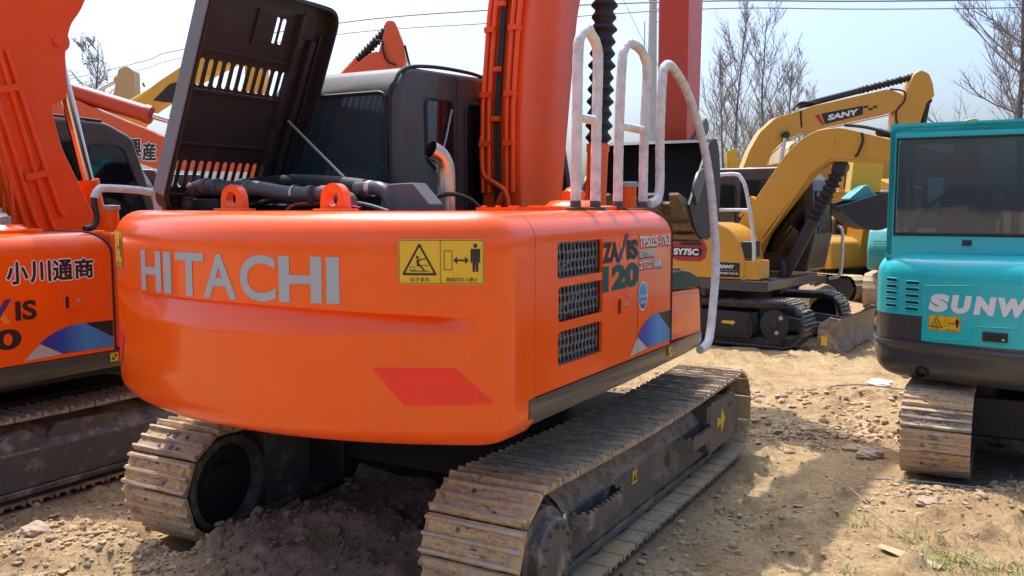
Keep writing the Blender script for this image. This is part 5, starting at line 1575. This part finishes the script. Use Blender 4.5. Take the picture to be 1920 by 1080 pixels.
# orange arm tip above the cab
o4, o4b, o4a = far_machine('orange excavator behind the dark cab with a pointed arm top and black rubber bellows', (-2.5, 16.0, 0), 0, 'orange_far',
    boom=[(-1.3, 1.5), (-1.5, 2.4), (-1.2, 3.3), (-.45, 4.16), (-.05, 4.50), (.12, 4.60), (.30, 4.52), (.35, 4.25), (-.1, 3.9), (-.7, 3.1), (-.8, 1.5)],
    arm=[(.16, 4.55), (.30, 5.03), (.38, 5.13), (.46, 5.09), (.60, 4.72), (.64, 4.45), (.60, 4.30), (.50, 2.2), (.2, 2.2), (.05, 4.2)],
    cyls=[dict(name='arm_cylinder', p0=(-1.1, 0, 3.55), p1=(.35, 0, 5.05), r=.075, barrel_mat=M['orange_far'], split=.60, bell=.97, bell_n=11)], group='orange crawler excavators', bw=.2)
hz = MB(); hz.tube(smooth_path([(.12, -.21, 4.76), (.24, -.22, 4.74), (.26, -.22, 4.58), (.32, -.22, 4.42), (.48, -.22, 4.34)], 5), .018, M['rubber'], 8); hz.tube([(.62, -.1, 4.7), (.70, -.1, 4.36)], .02, M['rubber']); hz.build('arm_hose', o4a)

# lemon yellow boom at back left, and the cream arm beside it
y1, y1b, _ = far_machine('lemon yellow excavator at back left, boom climbing right with a small round emblem', (-8.0, 17.0, 0), 0, 'yellow_pale',
    boom=[(-.3, 1.4), (-.3, 2.2), (.30, 3.15), (.55, 3.52), (1.37, 4.18), (1.95, 4.55), (3.2, 5.0), (3.3, 4.8), (2.2, 4.25), (1.25, 3.66), (.85, 3.2), (.4, 2.2), (.3, 1.4)],
    arm=[(3.0, 5.2), (3.25, 5.2), (3.4, 4.6), (3.3, 2.6), (3.05, 2.6)],
    cyls=[dict(name='arm_cylinder', p0=(.62, 0, 3.70), p1=(3.05, 0, 5.15), r=.07, barrel_mat=M['yellow_pale'], split=.33, bell=.6, bell_n=13)], group='yellow crawler excavators', bw=.18)
d = Decal(); d.disc(1.08, 3.745, .055, .05, M['redprint']); d.poly([(1.0, 3.62), (1.12, 3.70), (1.20, 3.70), (1.08, 3.60)], M['blue']); d.poly([(1.30, 3.86), (1.62, 4.16), (1.85, 4.22), (1.85, 3.80), (1.52, 3.82)], M['browndark'])
d.build('emblem', lambda u, v, o: (u, -.18 - o, v), y1b, base=.005)
y2, _, _ = far_machine('weathered cream excavator at back left, only its blunt upright arm end showing above the others', (-8.0, 19.5, 0), 0, 'cream',
    boom=[(-2.4, 1.4), (-2.6, 2.4), (-2.2, 3.4), (-1.0, 4.35), (-.55, 4.30), (-.5, 4.05), (-1.4, 3.4), (-1.8, 2.4), (-1.8, 1.4)],
    arm=[(-.72, 3.6), (-.42, 4.82), (-.24, 4.88), (-.10, 4.78), (-.10, 4.3), (-.2, 3.6), (-.3, 1.8), (-.6, 1.8)], group='yellow crawler excavators', bw=.2,
    cyls=[dict(name='arm_cylinder', p0=(-1.9, 0, 3.9), p1=(-.5, 0, 4.6), r=.07, barrel_mat=M['cream'], split=.6)])

# cluster between the yellow machine and the teal one
b1, b1b, _ = far_machine('yellow excavator seen head on between the black cab and the teal machine', (8.05, 22.0, 0), R(-92), 'yellow',
    boom=[(-.1, 1.3), (.1, 2.2), (.6, 3.1), (1.2, 3.3), (2.6, 2.9), (2.7, 2.65), (1.3, 2.9), (.8, 2.6), (.45, 1.3)],
    arm=[(2.5, 3.2), (2.8, 3.0), (2.7, 1.2), (2.5, 1.2)], cyls=[dict(name='boom_cylinder', p0=(.9, -.3, .95), p1=(1.15, -.3, 2.8), r=.09, barrel_mat=M['blackplastic'], split=.5)], group='yellow crawler excavators', cab_y=(.2, 1.15), bw=.22)
b2, _, _ = far_machine('cream yellow excavator farthest back, its pale body panel framed below the yellow boom', (7.3, 25.0, 0), R(60), 'cream',
    boom=[(-.1, 1.3), (.1, 2.6), (.8, 3.6), (1.6, 3.8), (3.2, 3.4), (3.2, 3.1), (1.7, 3.4), (1.1, 3.1), (.6, 1.3)], arm=[(3.0, 3.8), (3.3, 3.7), (3.3, 1.2), (3.0, 1.2)], group='yellow crawler excavators', bw=.25)
b5, _, _ = far_machine('ochre excavator standing behind the lemon yellow block near the teal cab', (9.2, 23.0, 0), R(70), 'yellow',
    boom=[(-.1, 1.3), (.1, 2.4), (.8, 3.3), (1.6, 3.5), (3.0, 3.0), (3.0, 2.75), (1.7, 3.1), (1.1, 2.8), (.6, 1.3)], arm=[(2.8, 3.3), (3.1, 3.3), (3.1, 1.2), (2.8, 1.2)], group='yellow crawler excavators', bw=.25, scale=.66)
b6, _, _ = far_machine('ochre excavator whose thin boom crosses in front of the lemon yellow block', (9.0, 19.0, 0), R(150), 'yellow',
    boom=[(-.1, 1.3), (.0, 2.3), (.5, 3.0), (1.2, 3.2), (2.9, 2.6), (2.9, 2.35), (1.2, 2.8), (.8, 2.5), (.5, 1.3)], arm=[(2.7, 2.9), (3.0, 2.9), (2.9, 1.0), (2.7, 1.0)], group='yellow crawler excavators', bw=.2, scale=.8,
    cyls=[dict(name='boom_cylinder', p0=(.8, -.3, .95), p1=(1.1, -.3, 2.8), r=.08, barrel_mat=M['blackplastic'], split=.5)])
b7, _, _ = far_machine('yellow excavator deep in the background turned to the left, dark cab above the hanging bucket', (9.3, 24.0, 0), R(176), 'yellow',
    boom=[(-.1, 1.3), (.0, 2.2), (.6, 3.0), (1.3, 3.2), (3.0, 2.9), (3.0, 2.65), (1.4, 2.85), (.9, 2.5), (.5, 1.3)], arm=[(2.8, 3.2), (3.1, 3.1), (2.9, 1.2), (2.7, 1.2)], group='yellow crawler excavators', bw=.2)
b8, _, _ = far_machine('ochre excavator in the background gap left of the small louvred teal one', (7.15, 18.6, 0), R(-72), 'yellow',
    boom=[(-.1, 1.3), (.0, 2.4), (.5, 3.2), (1.1, 3.4), (2.4, 3.0), (2.4, 2.75), (1.1, 3.0), (.8, 2.7), (.5, 1.3)], arm=[(2.2, 3.2), (2.5, 3.1), (2.4, 1.2), (2.2, 1.2)], group='yellow crawler excavators', bw=.2, scale=.72)
b3, _, _ = far_machine('lemon yellow excavator behind the golden boom, showing as a flat yellow block', (9.6, 26.0, 0), R(170), 'yellow_pale',
    boom=[(-.1, 1.3), (.1, 2.6), (.8, 3.5), (1.6, 3.7), (3.2, 3.2), (3.2, 2.9), (1.7, 3.3), (1.1, 3.0), (.6, 1.3)], arm=[(3.0, 3.6), (3.3, 3.5), (3.3, 1.2), (3.0, 1.2)], group='yellow crawler excavators', bw=.3)
b4, _, _ = far_machine('yellow excavator standing under the bare trees behind the dark bucket', (7.4, 29.0, 0), R(15), 'yellow_pale',
    boom=[(-.1, 1.3), (-.2, 2.2), (.1, 3.0), (.6, 3.25), (2.4, 2.9), (2.4, 2.7), (.8, 2.9), (.5, 2.6), (.5, 1.3)], arm=[(2.2, 3.1), (2.5, 3.1), (2.5, 1.2), (2.2, 1.2)], group='yellow crawler excavators', bw=.25)
t2, _, _ = far_machine('small teal excavator with louvred rear corner, half hidden by the big teal one', (8.12, 17.2, 0), R(62), 'teal_pale',
    boom=[(.4, 1.3), (.6, 2.2), (1.2, 2.9), (2.4, 2.8), (2.4, 2.6), (1.3, 2.6), (.9, 1.3)], arm=[(2.2, 3.0), (2.5, 2.9), (2.4, 1.2), (2.2, 1.2)], group='teal mini excavators', scale=.85)
lv = MB()
for k in range(7): lv.box((-2.03 + .0, .72, 1.15 + .055 * k), (.02, .60, .022), M['white'] if k % 2 < 0 else M['teal_pale'])
lv.box((-2.0, .85, .92), (.04, .16, .10), M['redprint']); lv.build('louvre', t2)
bkr = empty('bucket_attachment', (6.0, 15.5, 0)); tag(bkr, 'black excavator bucket held up beside the teal cab, pale teal ears on top', 'bucket')
bucket_mesh(bkr, [(.34, 2.13), (.50, 2.02), (.54, 1.78), (.42, 1.56), (.22, 1.48), (-.05, 1.54), (-.30, 1.72), (-.50, 1.88)], -.35, .35, M['bucket'], M['bucket'], M['bucket'], 4, (-.85, 0, .4), side_cut=False)
e = MB(); e.prism([(-.22, 2.02), (.02, 2.24), (.10, 2.26), (.20, 2.12), (.30, 2.08), (.30, 2.0), (-.2, 1.98)], xz, -.2, .2, M['teal_pale']); e.build('bucket_ear', bkr, bevel=.02)
e = MB(); e.prism([(-.08, 2.12), (.46, 2.12), (.50, 2.72), (-.02, 2.80)], xz, .14, .40, M['yellow_pale']); e.build('arm_end', bkr, bevel=.02)
sp = MB(); sp.prism(rpoly([(-.30, .02), (-.22, .5), (.05, .62), (.22, .5), (.25, .02)], .05), xz, -.35, .35, M['rust'])
so_ = empty('loose_bucket', (5.15, 14.9, 0)); tag(so_, 'worn grey brown bucket standing on the ground in front of the cream yellow body', 'bucket')
sp.build('bucket_shell', so_, bevel=.03)
for y in (-.1, .1):
    e = MB(); e.box2((-.1, y - .02, .55), (.1, y + .02, .74), M['rust']); e.build('bucket_ear', so_, bevel=.01)
# ------------------------------------------------------------------ ground
def vnoise(x, y, seed):
    xi = np.floor(x).astype(np.int64); yi = np.floor(y).astype(np.int64)
    xf = x - xi; yf = y - yi
    u = xf * xf * (3 - 2 * xf); v = yf * yf * (3 - 2 * yf)
    def h(a, b):
        n = (a * 374761393 + b * 668265263 + seed * 1442695041) & 0x7fffffff
        n = ((n ^ (n >> 13)) * 1274126177) & 0x7fffffff
        return ((n ^ (n >> 16)) & 0xffff) / 65535.0
    return (h(xi, yi) * (1 - u) + h(xi + 1, yi) * u) * (1 - v) + (h(xi, yi + 1) * (1 - u) + h(xi + 1, yi + 1) * u) * v
def fbm(x, y, seed, octs=4, gain=.5):
    a = 1; s = 0; t = 0
    for o in range(octs):
        s = s + a * vnoise(x * 2 ** o + o * 17.3, y * 2 ** o - o * 9.1, seed + o); t += a; a *= gain
    return s / t
FX, FY = math.sin(A0), math.cos(A0)
def to_local(x, y, ox, oy):
    dx, dy = x - ox, y - oy
    return dx * FX + dy * FY, -dx * FY + dy * FX
def sstep(a, b, x):
    t = np.clip((x - a) / (b - a), 0, 1); return t * t * (3 - 2 * t)
def height(x, y):
    lx, ly = to_local(x, y, -.1692, 5.783)
    g = lambda cx, cy, rx, ry: np.exp(-((x - cx) / rx) ** 2 - ((y - cy) / ry) ** 2)
    z = (fbm(x * .35, y * .35, 3) - .5) * .10 * sstep(6, 14, y) + (fbm(x * 1.6, y * 1.6, 11) - .5) * .055
    cl = fbm(x * 6.5, y * 6.5, 23, 4, .6)
    z = z + (cl - .5) * .038 + (fbm(x * 17, y * 17, 91, 2) - .5) * .016
    z = z - .035 * sstep(.16, .02, np.abs(fbm(x * 1.1 + 3, y * 1.1, 131, 3) - .5)) * .6
    rough = fbm(x * .9, y * .9, 41, 3)
    z = z + np.maximum(0, cl - .52) * .22 * sstep(.40, .62, rough)
    between = sstep(.74, .45, np.abs(ly)) * sstep(-2.2, -1.2, lx) * sstep(3.4, 2.2, lx)
    z = z + between * (.16 + .16 * fbm(x * 2.2, y * 2.2, 57, 3))
    z = z + .20 * g(-2.35, 4.55, .75, .55) * (.7 + .6 * fbm(x * 4, y * 4, 71, 3)) + .10 * g(-1.4, 4.35, .5, .4)
    z = z + .09 * g(2.9, 8.4, 1.5, .5) * (.4 + 1.2 * fbm(x * 3, y * 3, 77, 3)) + .08 * g(3.3, 5.6, .9, .35)
    # faint tread prints left by passing crawlers
    for yb, wd in ((-1.95, .26), (-3.75, .24), (1.9, .25)):
        m = sstep(wd, wd * .7, np.abs(ly - yb - .12 * np.sin(lx * .5))) * sstep(2.0, 3.2, lx) * sstep(.35, .6, fbm(x * .8, y * .8, 201, 3))
        z = z - m * (.018 + .016 * (np.mod(lx, .17) > .085))
    # soil packed flat under the crawlers
    for (ox, oy, yc, w, x0, x1) in ((-.1692, 5.783, 1.01, .30, -1.75, 1.85), (-3.84, 6.48, .87, .32, -1.8, 1.8), (4.05, 6.53, .72, .27, -1.0, 1.1)):
        lx, ly = to_local(x, y, ox, oy)
        k = sstep(w + .12, w - .02, np.abs(np.abs(ly) - yc)) * sstep(x0 - .25, x0, lx) * sstep(x1 + .25, x1, lx)
        z = z * (1 - k) + k * (-.012 + (cl - .5) * .02)
    return z - .02
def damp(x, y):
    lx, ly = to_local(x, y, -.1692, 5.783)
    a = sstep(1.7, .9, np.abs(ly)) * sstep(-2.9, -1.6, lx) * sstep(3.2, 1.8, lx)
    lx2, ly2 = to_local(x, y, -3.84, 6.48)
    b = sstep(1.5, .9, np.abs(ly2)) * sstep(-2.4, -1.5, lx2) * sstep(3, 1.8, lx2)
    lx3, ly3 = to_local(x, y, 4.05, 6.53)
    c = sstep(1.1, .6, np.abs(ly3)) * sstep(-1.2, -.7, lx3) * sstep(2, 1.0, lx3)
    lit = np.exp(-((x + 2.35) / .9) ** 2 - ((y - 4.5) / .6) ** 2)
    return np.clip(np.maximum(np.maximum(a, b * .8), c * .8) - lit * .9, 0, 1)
def axis(lo, hi, step, far, n):
    mid = np.arange(lo, hi, step)
    g = np.geomspace(step, far, n)
    return np.concatenate([(lo - np.cumsum(g))[::-1], mid, hi + np.cumsum(g)])
gx = axis(-5.2, 6.2, .028, 40, 60); gy = axis(3.4, 9.5, .026, 34, 70)
X, Y = np.meshgrid(gx, gy)
Z = height(X, Y)
far = np.hypot(X, Y)
Z = Z * sstep(200, 60, far)
nx_, ny_ = len(gx), len(gy)
me = bpy.data.meshes.new('ground')
co = np.stack([X.ravel(), Y.ravel(), Z.ravel()], 1)
idx = np.arange(nx_ * ny_).reshape(ny_, nx_)
fc = np.stack([idx[:-1, :-1], idx[:-1, 1:], idx[1:, 1:], idx[1:, :-1]], -1).reshape(-1, 4)
me.vertices.add(len(co)); me.vertices.foreach_set('co', co.ravel())
me.loops.add(fc.size); me.loops.foreach_set('vertex_index', fc.ravel())
me.polygons.add(len(fc)); me.polygons.foreach_set('loop_start', np.arange(0, fc.size, 4)); me.polygons.foreach_set('loop_total', np.full(len(fc), 4))
me.update(calc_edges=True)
me.polygons.foreach_set('use_smooth', np.ones(len(fc), bool))
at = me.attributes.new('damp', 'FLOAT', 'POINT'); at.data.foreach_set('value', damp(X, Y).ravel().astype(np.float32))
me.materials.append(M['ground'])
ground = bpy.data.objects.new('ground', me); COL.objects.link(ground); tag(ground, kind='structure')

# loose clods, too many to count
ICO = bmesh.new(); bmesh.ops.create_icosphere(ICO, subdivisions=1, radius=1.0)
iv = np.array([v.co[:] for v in ICO.verts]); ifc = np.array([[v.index for v in f.verts] for f in ICO.faces]); ICO.free()
def scatter(name, pts, sizes, mat, flat=.65, label=None, cat=None, seed=5):
    r = np.random.default_rng(seed)
    n = len(pts)
    V = np.repeat(iv[None], n, 0) * (1 + r.uniform(-.28, .28, (n, len(iv), 1)))
    V = V * np.stack([r.uniform(.7, 1.3, n), r.uniform(.7, 1.3, n), np.full(n, flat) * r.uniform(.8, 1.3, n)], 1)[:, None, :]
    a = r.uniform(0, 6.28, n); ca, sa = np.cos(a), np.sin(a)
    x = V[..., 0] * ca[:, None] - V[..., 1] * sa[:, None]; y = V[..., 0] * sa[:, None] + V[..., 1] * ca[:, None]
    V = np.stack([x, y, V[..., 2]], -1) * sizes[:, None, None] + pts[:, None, :]
    F = (ifc[None] + (np.arange(n) * len(iv))[:, None, None]).reshape(-1, 3)
    m = bpy.data.meshes.new(name); m.from_pydata(V.reshape(-1, 3).tolist(), [], F.tolist()); m.materials.append(mat)
    m.polygons.foreach_set('use_smooth', [True] * len(m.polygons)); m.set_sharp_from_angle(angle=R(52))
    o = bpy.data.objects.new(name, m); COL.objects.link(o); tag(o, label, cat, kind='stuff'); return o
rs = np.random.default_rng(3)
P = []
def region(n, cx, cy, sx, sy, smin, smax, power=2.5):
    for _ in range(n):
        P.append((cx + rs.normal() * sx, cy + rs.normal() * sy, smin + (smax - smin) * rs.random() ** power))
region(2600, -2.3, 4.5, .65, .45, .004, .026, 3); region(900, -1.3, 4.35, .6, .4, .004, .024, 3)
region(1500, .1, 5.2, .8, .9, .006, .034, 3); region(700, 2.9, 8.3, 1.5, .5, .008, .045, 3); region(500, 3.2, 5.5, .8, .3, .004, .028, 3)
region(900, 2.6, 5.8, 1.6, 1.4, .003, .018, 4); region(700, 1.3, 5.0, .5, .7, .004, .020, 4); region(450, 4, 11, 3, 2.5, .008, .04, 4)
region(400, -3.6, 5.2, .8, .8, .006, .04); region(700, 2.75, 7.35, .55, .22, .006, .050, 2.5); region(500, 3.15, 5.75, .45, .10, .005, .034, 3); region(2600, 2.3, 5.6, 1.3, 1.2, .0025, .007, 2); region(1500, 3.0, 8.5, 1.5, 1.4, .003, .010, 2); region(1200, -2.2, 4.5, .7, .5, .0025, .008, 2)
P = np.array(P)
P = P[P[:, 1] > 3.3]
def undertrack(x, y):
    k = np.zeros(len(x), bool)
    for (ox, oy, yc, w, x0, x1) in ((-.1692, 5.783, 1.01, .27, -1.85, 1.95), (4.05, 6.53, .72, .25, -1.15, 1.2)):
        lx, ly = to_local(x, y, ox, oy); k |= (np.abs(np.abs(ly) - yc) < w) & (lx > x0) & (lx < x1)
    return k
P = P[~undertrack(P[:, 0], P[:, 1])]
pts = np.stack([P[:, 0], P[:, 1], height(P[:, 0], P[:, 1]) + P[:, 2] * .15], 1)
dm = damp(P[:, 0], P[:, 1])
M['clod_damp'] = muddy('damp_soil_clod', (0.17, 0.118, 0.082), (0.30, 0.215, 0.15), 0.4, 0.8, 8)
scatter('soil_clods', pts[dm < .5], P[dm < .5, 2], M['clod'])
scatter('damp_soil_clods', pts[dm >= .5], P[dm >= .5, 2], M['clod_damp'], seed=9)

def gpt(x, y, dz=0.0): return (x, y, float(height(np.array([x]), np.array([y]))[0]) + dz)
def rock(x, y, s, label, mat, seed, flat=.6, name='rock', cat='rock'):
    r = random.Random(seed); bm = bmesh.new(); bmesh.ops.create_icosphere(bm, subdivisions=3, radius=s)
    for v in bm.verts:
        q = v.co.normalized()
        k = 1 + .25 * math.sin(q.x * 3 + seed) * math.cos(q.y * 4 - seed) + .10 * math.sin(q.z * 9 + q.x * 7 + seed) + r.uniform(-.03, .03)
        v.co = Vector((q.x * s * k * 1.25, q.y * s * k, q.z * s * k * flat))
    m = bpy.data.meshes.new(name); bm.to_mesh(m); bm.free(); m.materials.append(mat)
    o = bpy.data.objects.new(name, m); o.location = gpt(x, y, s * flat * .35); COL.objects.link(o); tag(o, label, cat); return o
rock(2.62, 5.45, .055, 'fist sized tan stone lying in the sunlit dirt near the grass', M['stone'], 2)
rock(2.72, 6.62, .075, 'reddish tan clod lying on the shaded churned earth', M['stone'], 5)
rock(-2.55, 4.62, .06, 'pinkish broken stone on the heap of dirt at lower left', M['stone'], 8)
rock(4.05, 9.55, .13, 'crumpled off white plastic sheet lying on the bare ground', M['cloth'], 12, .35, 'plastic_sheet', 'plastic sheet')
rock(4.5, 9.9, .08, 'small pale scrap of plastic beside the larger white sheet', M['cloth'], 15, .35, 'plastic_scrap', 'plastic scrap')
# pale dry bark strip
b = MB(); p0 = Vector(gpt(2.08, 4.86, .02)); p1 = Vector(gpt(2.28, 4.55, .012)); sdv = Vector((.035, .022, 0))
b.grid([[p0 + (p1 - p0) * t - sdv * (.6 + .5 * math.sin(3 * t)), p0 + (p1 - p0) * t + Vector((0, 0, .012)), p0 + (p1 - p0) * t + sdv * (.6 + .5 * math.sin(3 * t))] for t in np.linspace(0, 1, 9)], M['straw'])
o = b.build('dry_husk', None); tag(o, 'pale dry husk lying among the grass at lower right', 'husk')
def twig(name, pl, r, mat, label):
    b = MB(); b.tube(smooth_path([gpt(x, y, dz) for x, y, dz in pl], 6), r, mat, 6); o = b.build(name, None); tag(o, label, 'twig'); return o
twig('dry_twig', [(2.42, 6.55, .05), (2.30, 6.1, .03), (2.18, 5.7, .04), (2.22, 5.35, .05), (2.3, 5.0, .03), (2.42, 4.7, .05), (2.45, 4.4, .08)], .0035, M['straw'], 'long thin dry twig running over the dirt at lower right')
twig('thin_branch', [(2.45, 6.0, .02), (2.8, 5.85, .03), (3.1, 5.7, .02)], .006, M['twig'], 'short dark stick lying between the teal track and the grass')
twig('bent_wire', [(3.0, 8.9, .03), (3.5, 8.95, .06), (3.95, 8.8, .05), (4.3, 8.6, .03)], .008, M['twig'], 'dark bent wire lying on the sunlit ground beside the teal track')

# grass and straw
def blades(name, spots, mat, hmin, hmax, w=.004, seed=1, layflat=0.0):
    r = random.Random(seed); b = MB()
    for (cx, cy, n, sp) in spots:
        for _ in range(n):
            x = cx + r.gauss(0, sp); y = cy + r.gauss(0, sp)
            h = r.uniform(hmin, hmax); a = r.uniform(0, 6.28); ln = r.uniform(.2, .9) + layflat
            d = Vector((math.cos(a), math.sin(a), 0)); q = Vector((-d.y, d.x, 0)) * w * r.uniform(.6, 1.4)
            p = Vector(gpt(x, y, -.005)); m_ = p + d * h * .3 * ln + Vector((0, 0, h * .6 / (1 + layflat * 2))); e = p + d * h * .9 * ln + Vector((0, 0, h * (.85 - .3 * ln * .5) / (1 + layflat * 3)))
            b.add([p - q, p + q, m_ + q * .8, m_ - q * .8, e], [(0, 1, 2, 3), (3, 2, 4)], mat, True)
    o = b.build(name, None, fixn=False); tag(o, kind='stuff'); return o
blades('grass', [(2.30, 4.60, 120, .10), (2.48, 4.72, 90, .07), (2.62, 4.52, 90, .09), (2.08, 5.22, 40, .06), (2.30, 5.02, 60, .07), (2.75, 5.9, 25, .05), (2.42, 4.95, 30, .05), (-1.0, 4.42, 40, .05), (-.85, 4.30, 40, .06), (1.78, 4.52, 25, .05), (2.95, 5.0, 30, .10), (5.0, 12.0, 60, .3)], M['grassm'], .045, .15, .0024, 4, .35)
blades('straw_litter', [(2.3, 4.9, 220, .55), (2.6, 5.4, 160, .6), (1.8, 4.6, 90, .3), (3.2, 7.2, 120, .8), (-2.3, 4.6, 40, .4)], M['straw'], .03, .12, .002, 6, 1.6)

# ------------------------------------------------------------------ bare trees
def bare_tree(loc, H_, seed, label, rise=(.45, .8), spread=.36, n1=18, n2=7, n3=5, r0=.10, leaf=0, start=.22, droop=0.0, lean=(0, 0), tw=.0055):
    r = random.Random(seed)
    root = empty('bare_tree', loc); tag(root, label, 'tree', 'bare trees behind the machines')
    tb = MB(); br = MB(); lf = MB()
    def limb(p, d, L, ra, rb, n, wob, mb, sides, dr=0.0):
        pts = [Vector(p)]; d = Vector(d).normalized()
        for i in range(n):
            d = (d + Vector((r.gauss(0, wob), r.gauss(0, wob), r.gauss(0, wob * .6) + .085 - dr))).normalized()
            pts.append(pts[-1] + d * L / n)
        rr = [ra + (rb - ra) * i / n for i in range(n + 1)]
        mb.tube(pts, rr, M['bark'] if ra > .03 else M['twig'], sides)
        return pts
    trunk = limb((0, 0, -.1), (lean[0], lean[1], 1), H_ * .97, r0, .014, 12, .035, tb, 9)
    for k in range(n1):
        t = start + (1 - start) * (k + r.random()) / n1 * .97
        i = min(11, int(t * 12)); p = trunk[i].lerp(trunk[i + 1], t * 12 - i)
        a = r.uniform(0, 6.28); up = r.uniform(*rise)
        d = Vector((math.cos(a), math.sin(a), up * 2.0))
        L = H_ * spread * (1.12 - t * .75) * r.uniform(.7, 1.15)
        b1_ = limb(p, d, L, r0 * .32 * (1.1 - t * .7), .007, 7, .07, br, 6, droop)
        for q in range(n2):
            j = r.randint(1, 6); a2 = r.uniform(0, 6.28); dd = (b1_[j + 1] - b1_[j]).normalized() + Vector((math.cos(a2), math.sin(a2), r.uniform(-.1, .6))) * .75
            b2_ = limb(b1_[j], dd, L * r.uniform(.25, .5), .009, tw * .8, 4, .10, br, 4, droop)
            for z in range(n3):
                j2 = r.randint(1, 3); a3 = r.uniform(0, 6.28); d3 = (b2_[j2 + 1] - b2_[j2]).normalized() + Vector((math.cos(a3), math.sin(a3), r.uniform(-.2, .6))) * .8
                b3_ = limb(b2_[j2], d3, L * r.uniform(.10, .24), tw, tw * .6, 3, .12, br, 3, droop)
                if leaf and r.random() < leaf:
                    for _ in range(5):
                        c = b3_[-1] + Vector((r.gauss(0, .10), r.gauss(0, .10), r.gauss(0, .08))); u = Vector((r.gauss(0, 1), r.gauss(0, 1), r.gauss(0, 1))).normalized() * .06; w = u.orthogonal().normalized() * .035
                        lf.add([c - u, c + w, c + u, c - w], [(0, 1, 2, 3)], M['leaf'])
    tb.build('trunk', root, fixn=False); br.build('branches', root, fixn=False)
    if leaf: lf.build('leaves', root, fixn=False)
    return root
K = .6012e-3
def tx(px, Y): return (px - 960) / 1664.1 * Y
bare_tree((tx(1362, 27), 27, 0), 6.4, 11, 'slim bare tree nearest the dark bucket in the right hand group', n1=20, n2=7, n3=6, r0=.055, rise=(.55, 1.1), spread=.38, start=.15)
bare_tree((tx(1392, 28), 28, 0), 8.2, 12, 'tallest bare tree of the right hand group, with upright branches', n1=24, n2=7, n3=6, r0=.065, rise=(.55, 1.1), spread=.40, start=.15)
bare_tree((tx(1425, 29), 29, 0), 8.2, 13, 'bare tree with a leaning stem in the middle of the right hand group', n1=24, n2=7, n3=6, r0=.06, rise=(.55, 1.1), spread=.40, start=.15, lean=(.10, 0))
bare_tree((tx(1462, 30), 30, 0), 6.6, 14, 'bare tree rising behind the yellow boom with the white name', n1=26, n2=9, n3=7, r0=.06, rise=(.55, 1.1), spread=.38, start=.15, lean=(.04, 0))
bare_tree((tx(1530, 32), 32, 0), 5.9, 15, 'lowest and thinnest bare tree at the right end of the group', n1=22, n2=8, n3=7, r0=.045, rise=(.5, 1.0), spread=.40, start=.15)
bare_tree((tx(1905, 19), 19, 0), 8.6, 21, 'wide bare tree at the right edge above the teal cab roof', rise=(.05, .6), spread=.30, n1=36, n2=11, n3=8, r0=.09, start=.26, tw=.0045)
bare_tree((tx(1990, 21), 21, 0), 8.8, 22, 'second bare tree just beyond the right edge, only its side branches in view', rise=(.05, .55), spread=.28, n1=32, n2=10, n3=7, tw=.0045, r0=.08, start=.3)
bare_tree((tx(160, 25), 25, 0), 6.7, 31, 'bare tree at back left with a few fresh green leaves low down', rise=(.2, .7), spread=.34, n1=26, n2=8, n3=6, r0=.07, leaf=.035, start=.25)
bare_tree((tx(190, 23), 23, 0), 5.4, 32, 'thin crooked bare tree at back left leaning toward the cream arm', rise=(.3, .7), spread=.22, n1=9, n2=4, n3=3, r0=.06, lean=(.16, 0), start=.4, leaf=.05)

# ------------------------------------------------------------------ mast and overhead wires
tw = empty('telecom_mast', (tx(1218, 45), 45, 0)); tag(tw, 'tall pale grey steel mast with a ladder rising behind the handrails', 'mast')
b = MB(); b.lathe((0, 0, 0), (0, 0, 1), [(0, .34), (6, .27), (6.02, .30), (6.1, .30), (6.12, .26), (12, .19), (12.02, .22), (12.1, .22), (12.12, .18), (17, .13)], M['concrete'], n=20); b.build('mast_pole', tw)
b = MB()
for y in (-.12, .12): b.tube([(.36, y, 2), (.30, y, 15)], .02, M['concrete'], 6)
for k in range(44): b.tube([(.36 - k * .0014, -.12, 2 + k * .29), (.36 - k * .0014, .12, 2 + k * .29)], .012, M['concrete'], 5)
for k in range(6): b.tube([(.15, 0, 3 + k * 2), (.33, 0, 3 + k * 2)], .018, M['concrete'], 5)
b.tube([(-.40, 0, 9.2), (-.40, 0, 11)], .03, M['concrete']); b.tube([(-.40, 0, 9.4), (-.2, 0, 9.4)], .02, M['concrete']); b.build('mast_ladder', tw)
b = MB(); b.box((.62, 0, 11.7), (.3, .2, .25), M['concrete']); b.tube([(.2, 0, 11.6), (.6, 0, 11.6)], .03, M['concrete']); b.build('mast_lamp', tw, bevel=.03)
base_w = [(-60, 92, 11.5), (-22.3, 50, 9.4), (-15.8, 42, 9.03), (-6.3, 32, 8.29), (-.5, 27, 7.70), (5.2, 24, 7.28), (12.7, 22, 6.88), (40, 16, 6.2)]
for k, (dz, rr, lb) in enumerate(((0, .020, 'upper overhead wire crossing the sky from left to right'), (-.38, .014, 'lower thinner overhead wire running below the upper one'))):
    b = MB(); b.tube(smooth_path([(x, y, z + dz + (.18 if k and x > 2 else 0)) for x, y, z in base_w], 8), rr, M['cable'], 6); o = b.build('overhead_wire', None); tag(o, lb, 'wire')
b = MB(); b.tube([(tx(1130, 40), 40, 12.5), (tx(1200, 40), 40, 9.2), (tx(1260, 40), 40, 6.8)], .012, M['cable'], 5); o = b.build('guy_wire', None); tag(o, 'thin slanting guy wire left of the grey mast', 'wire')
# ------------------------------------------------------------------ done
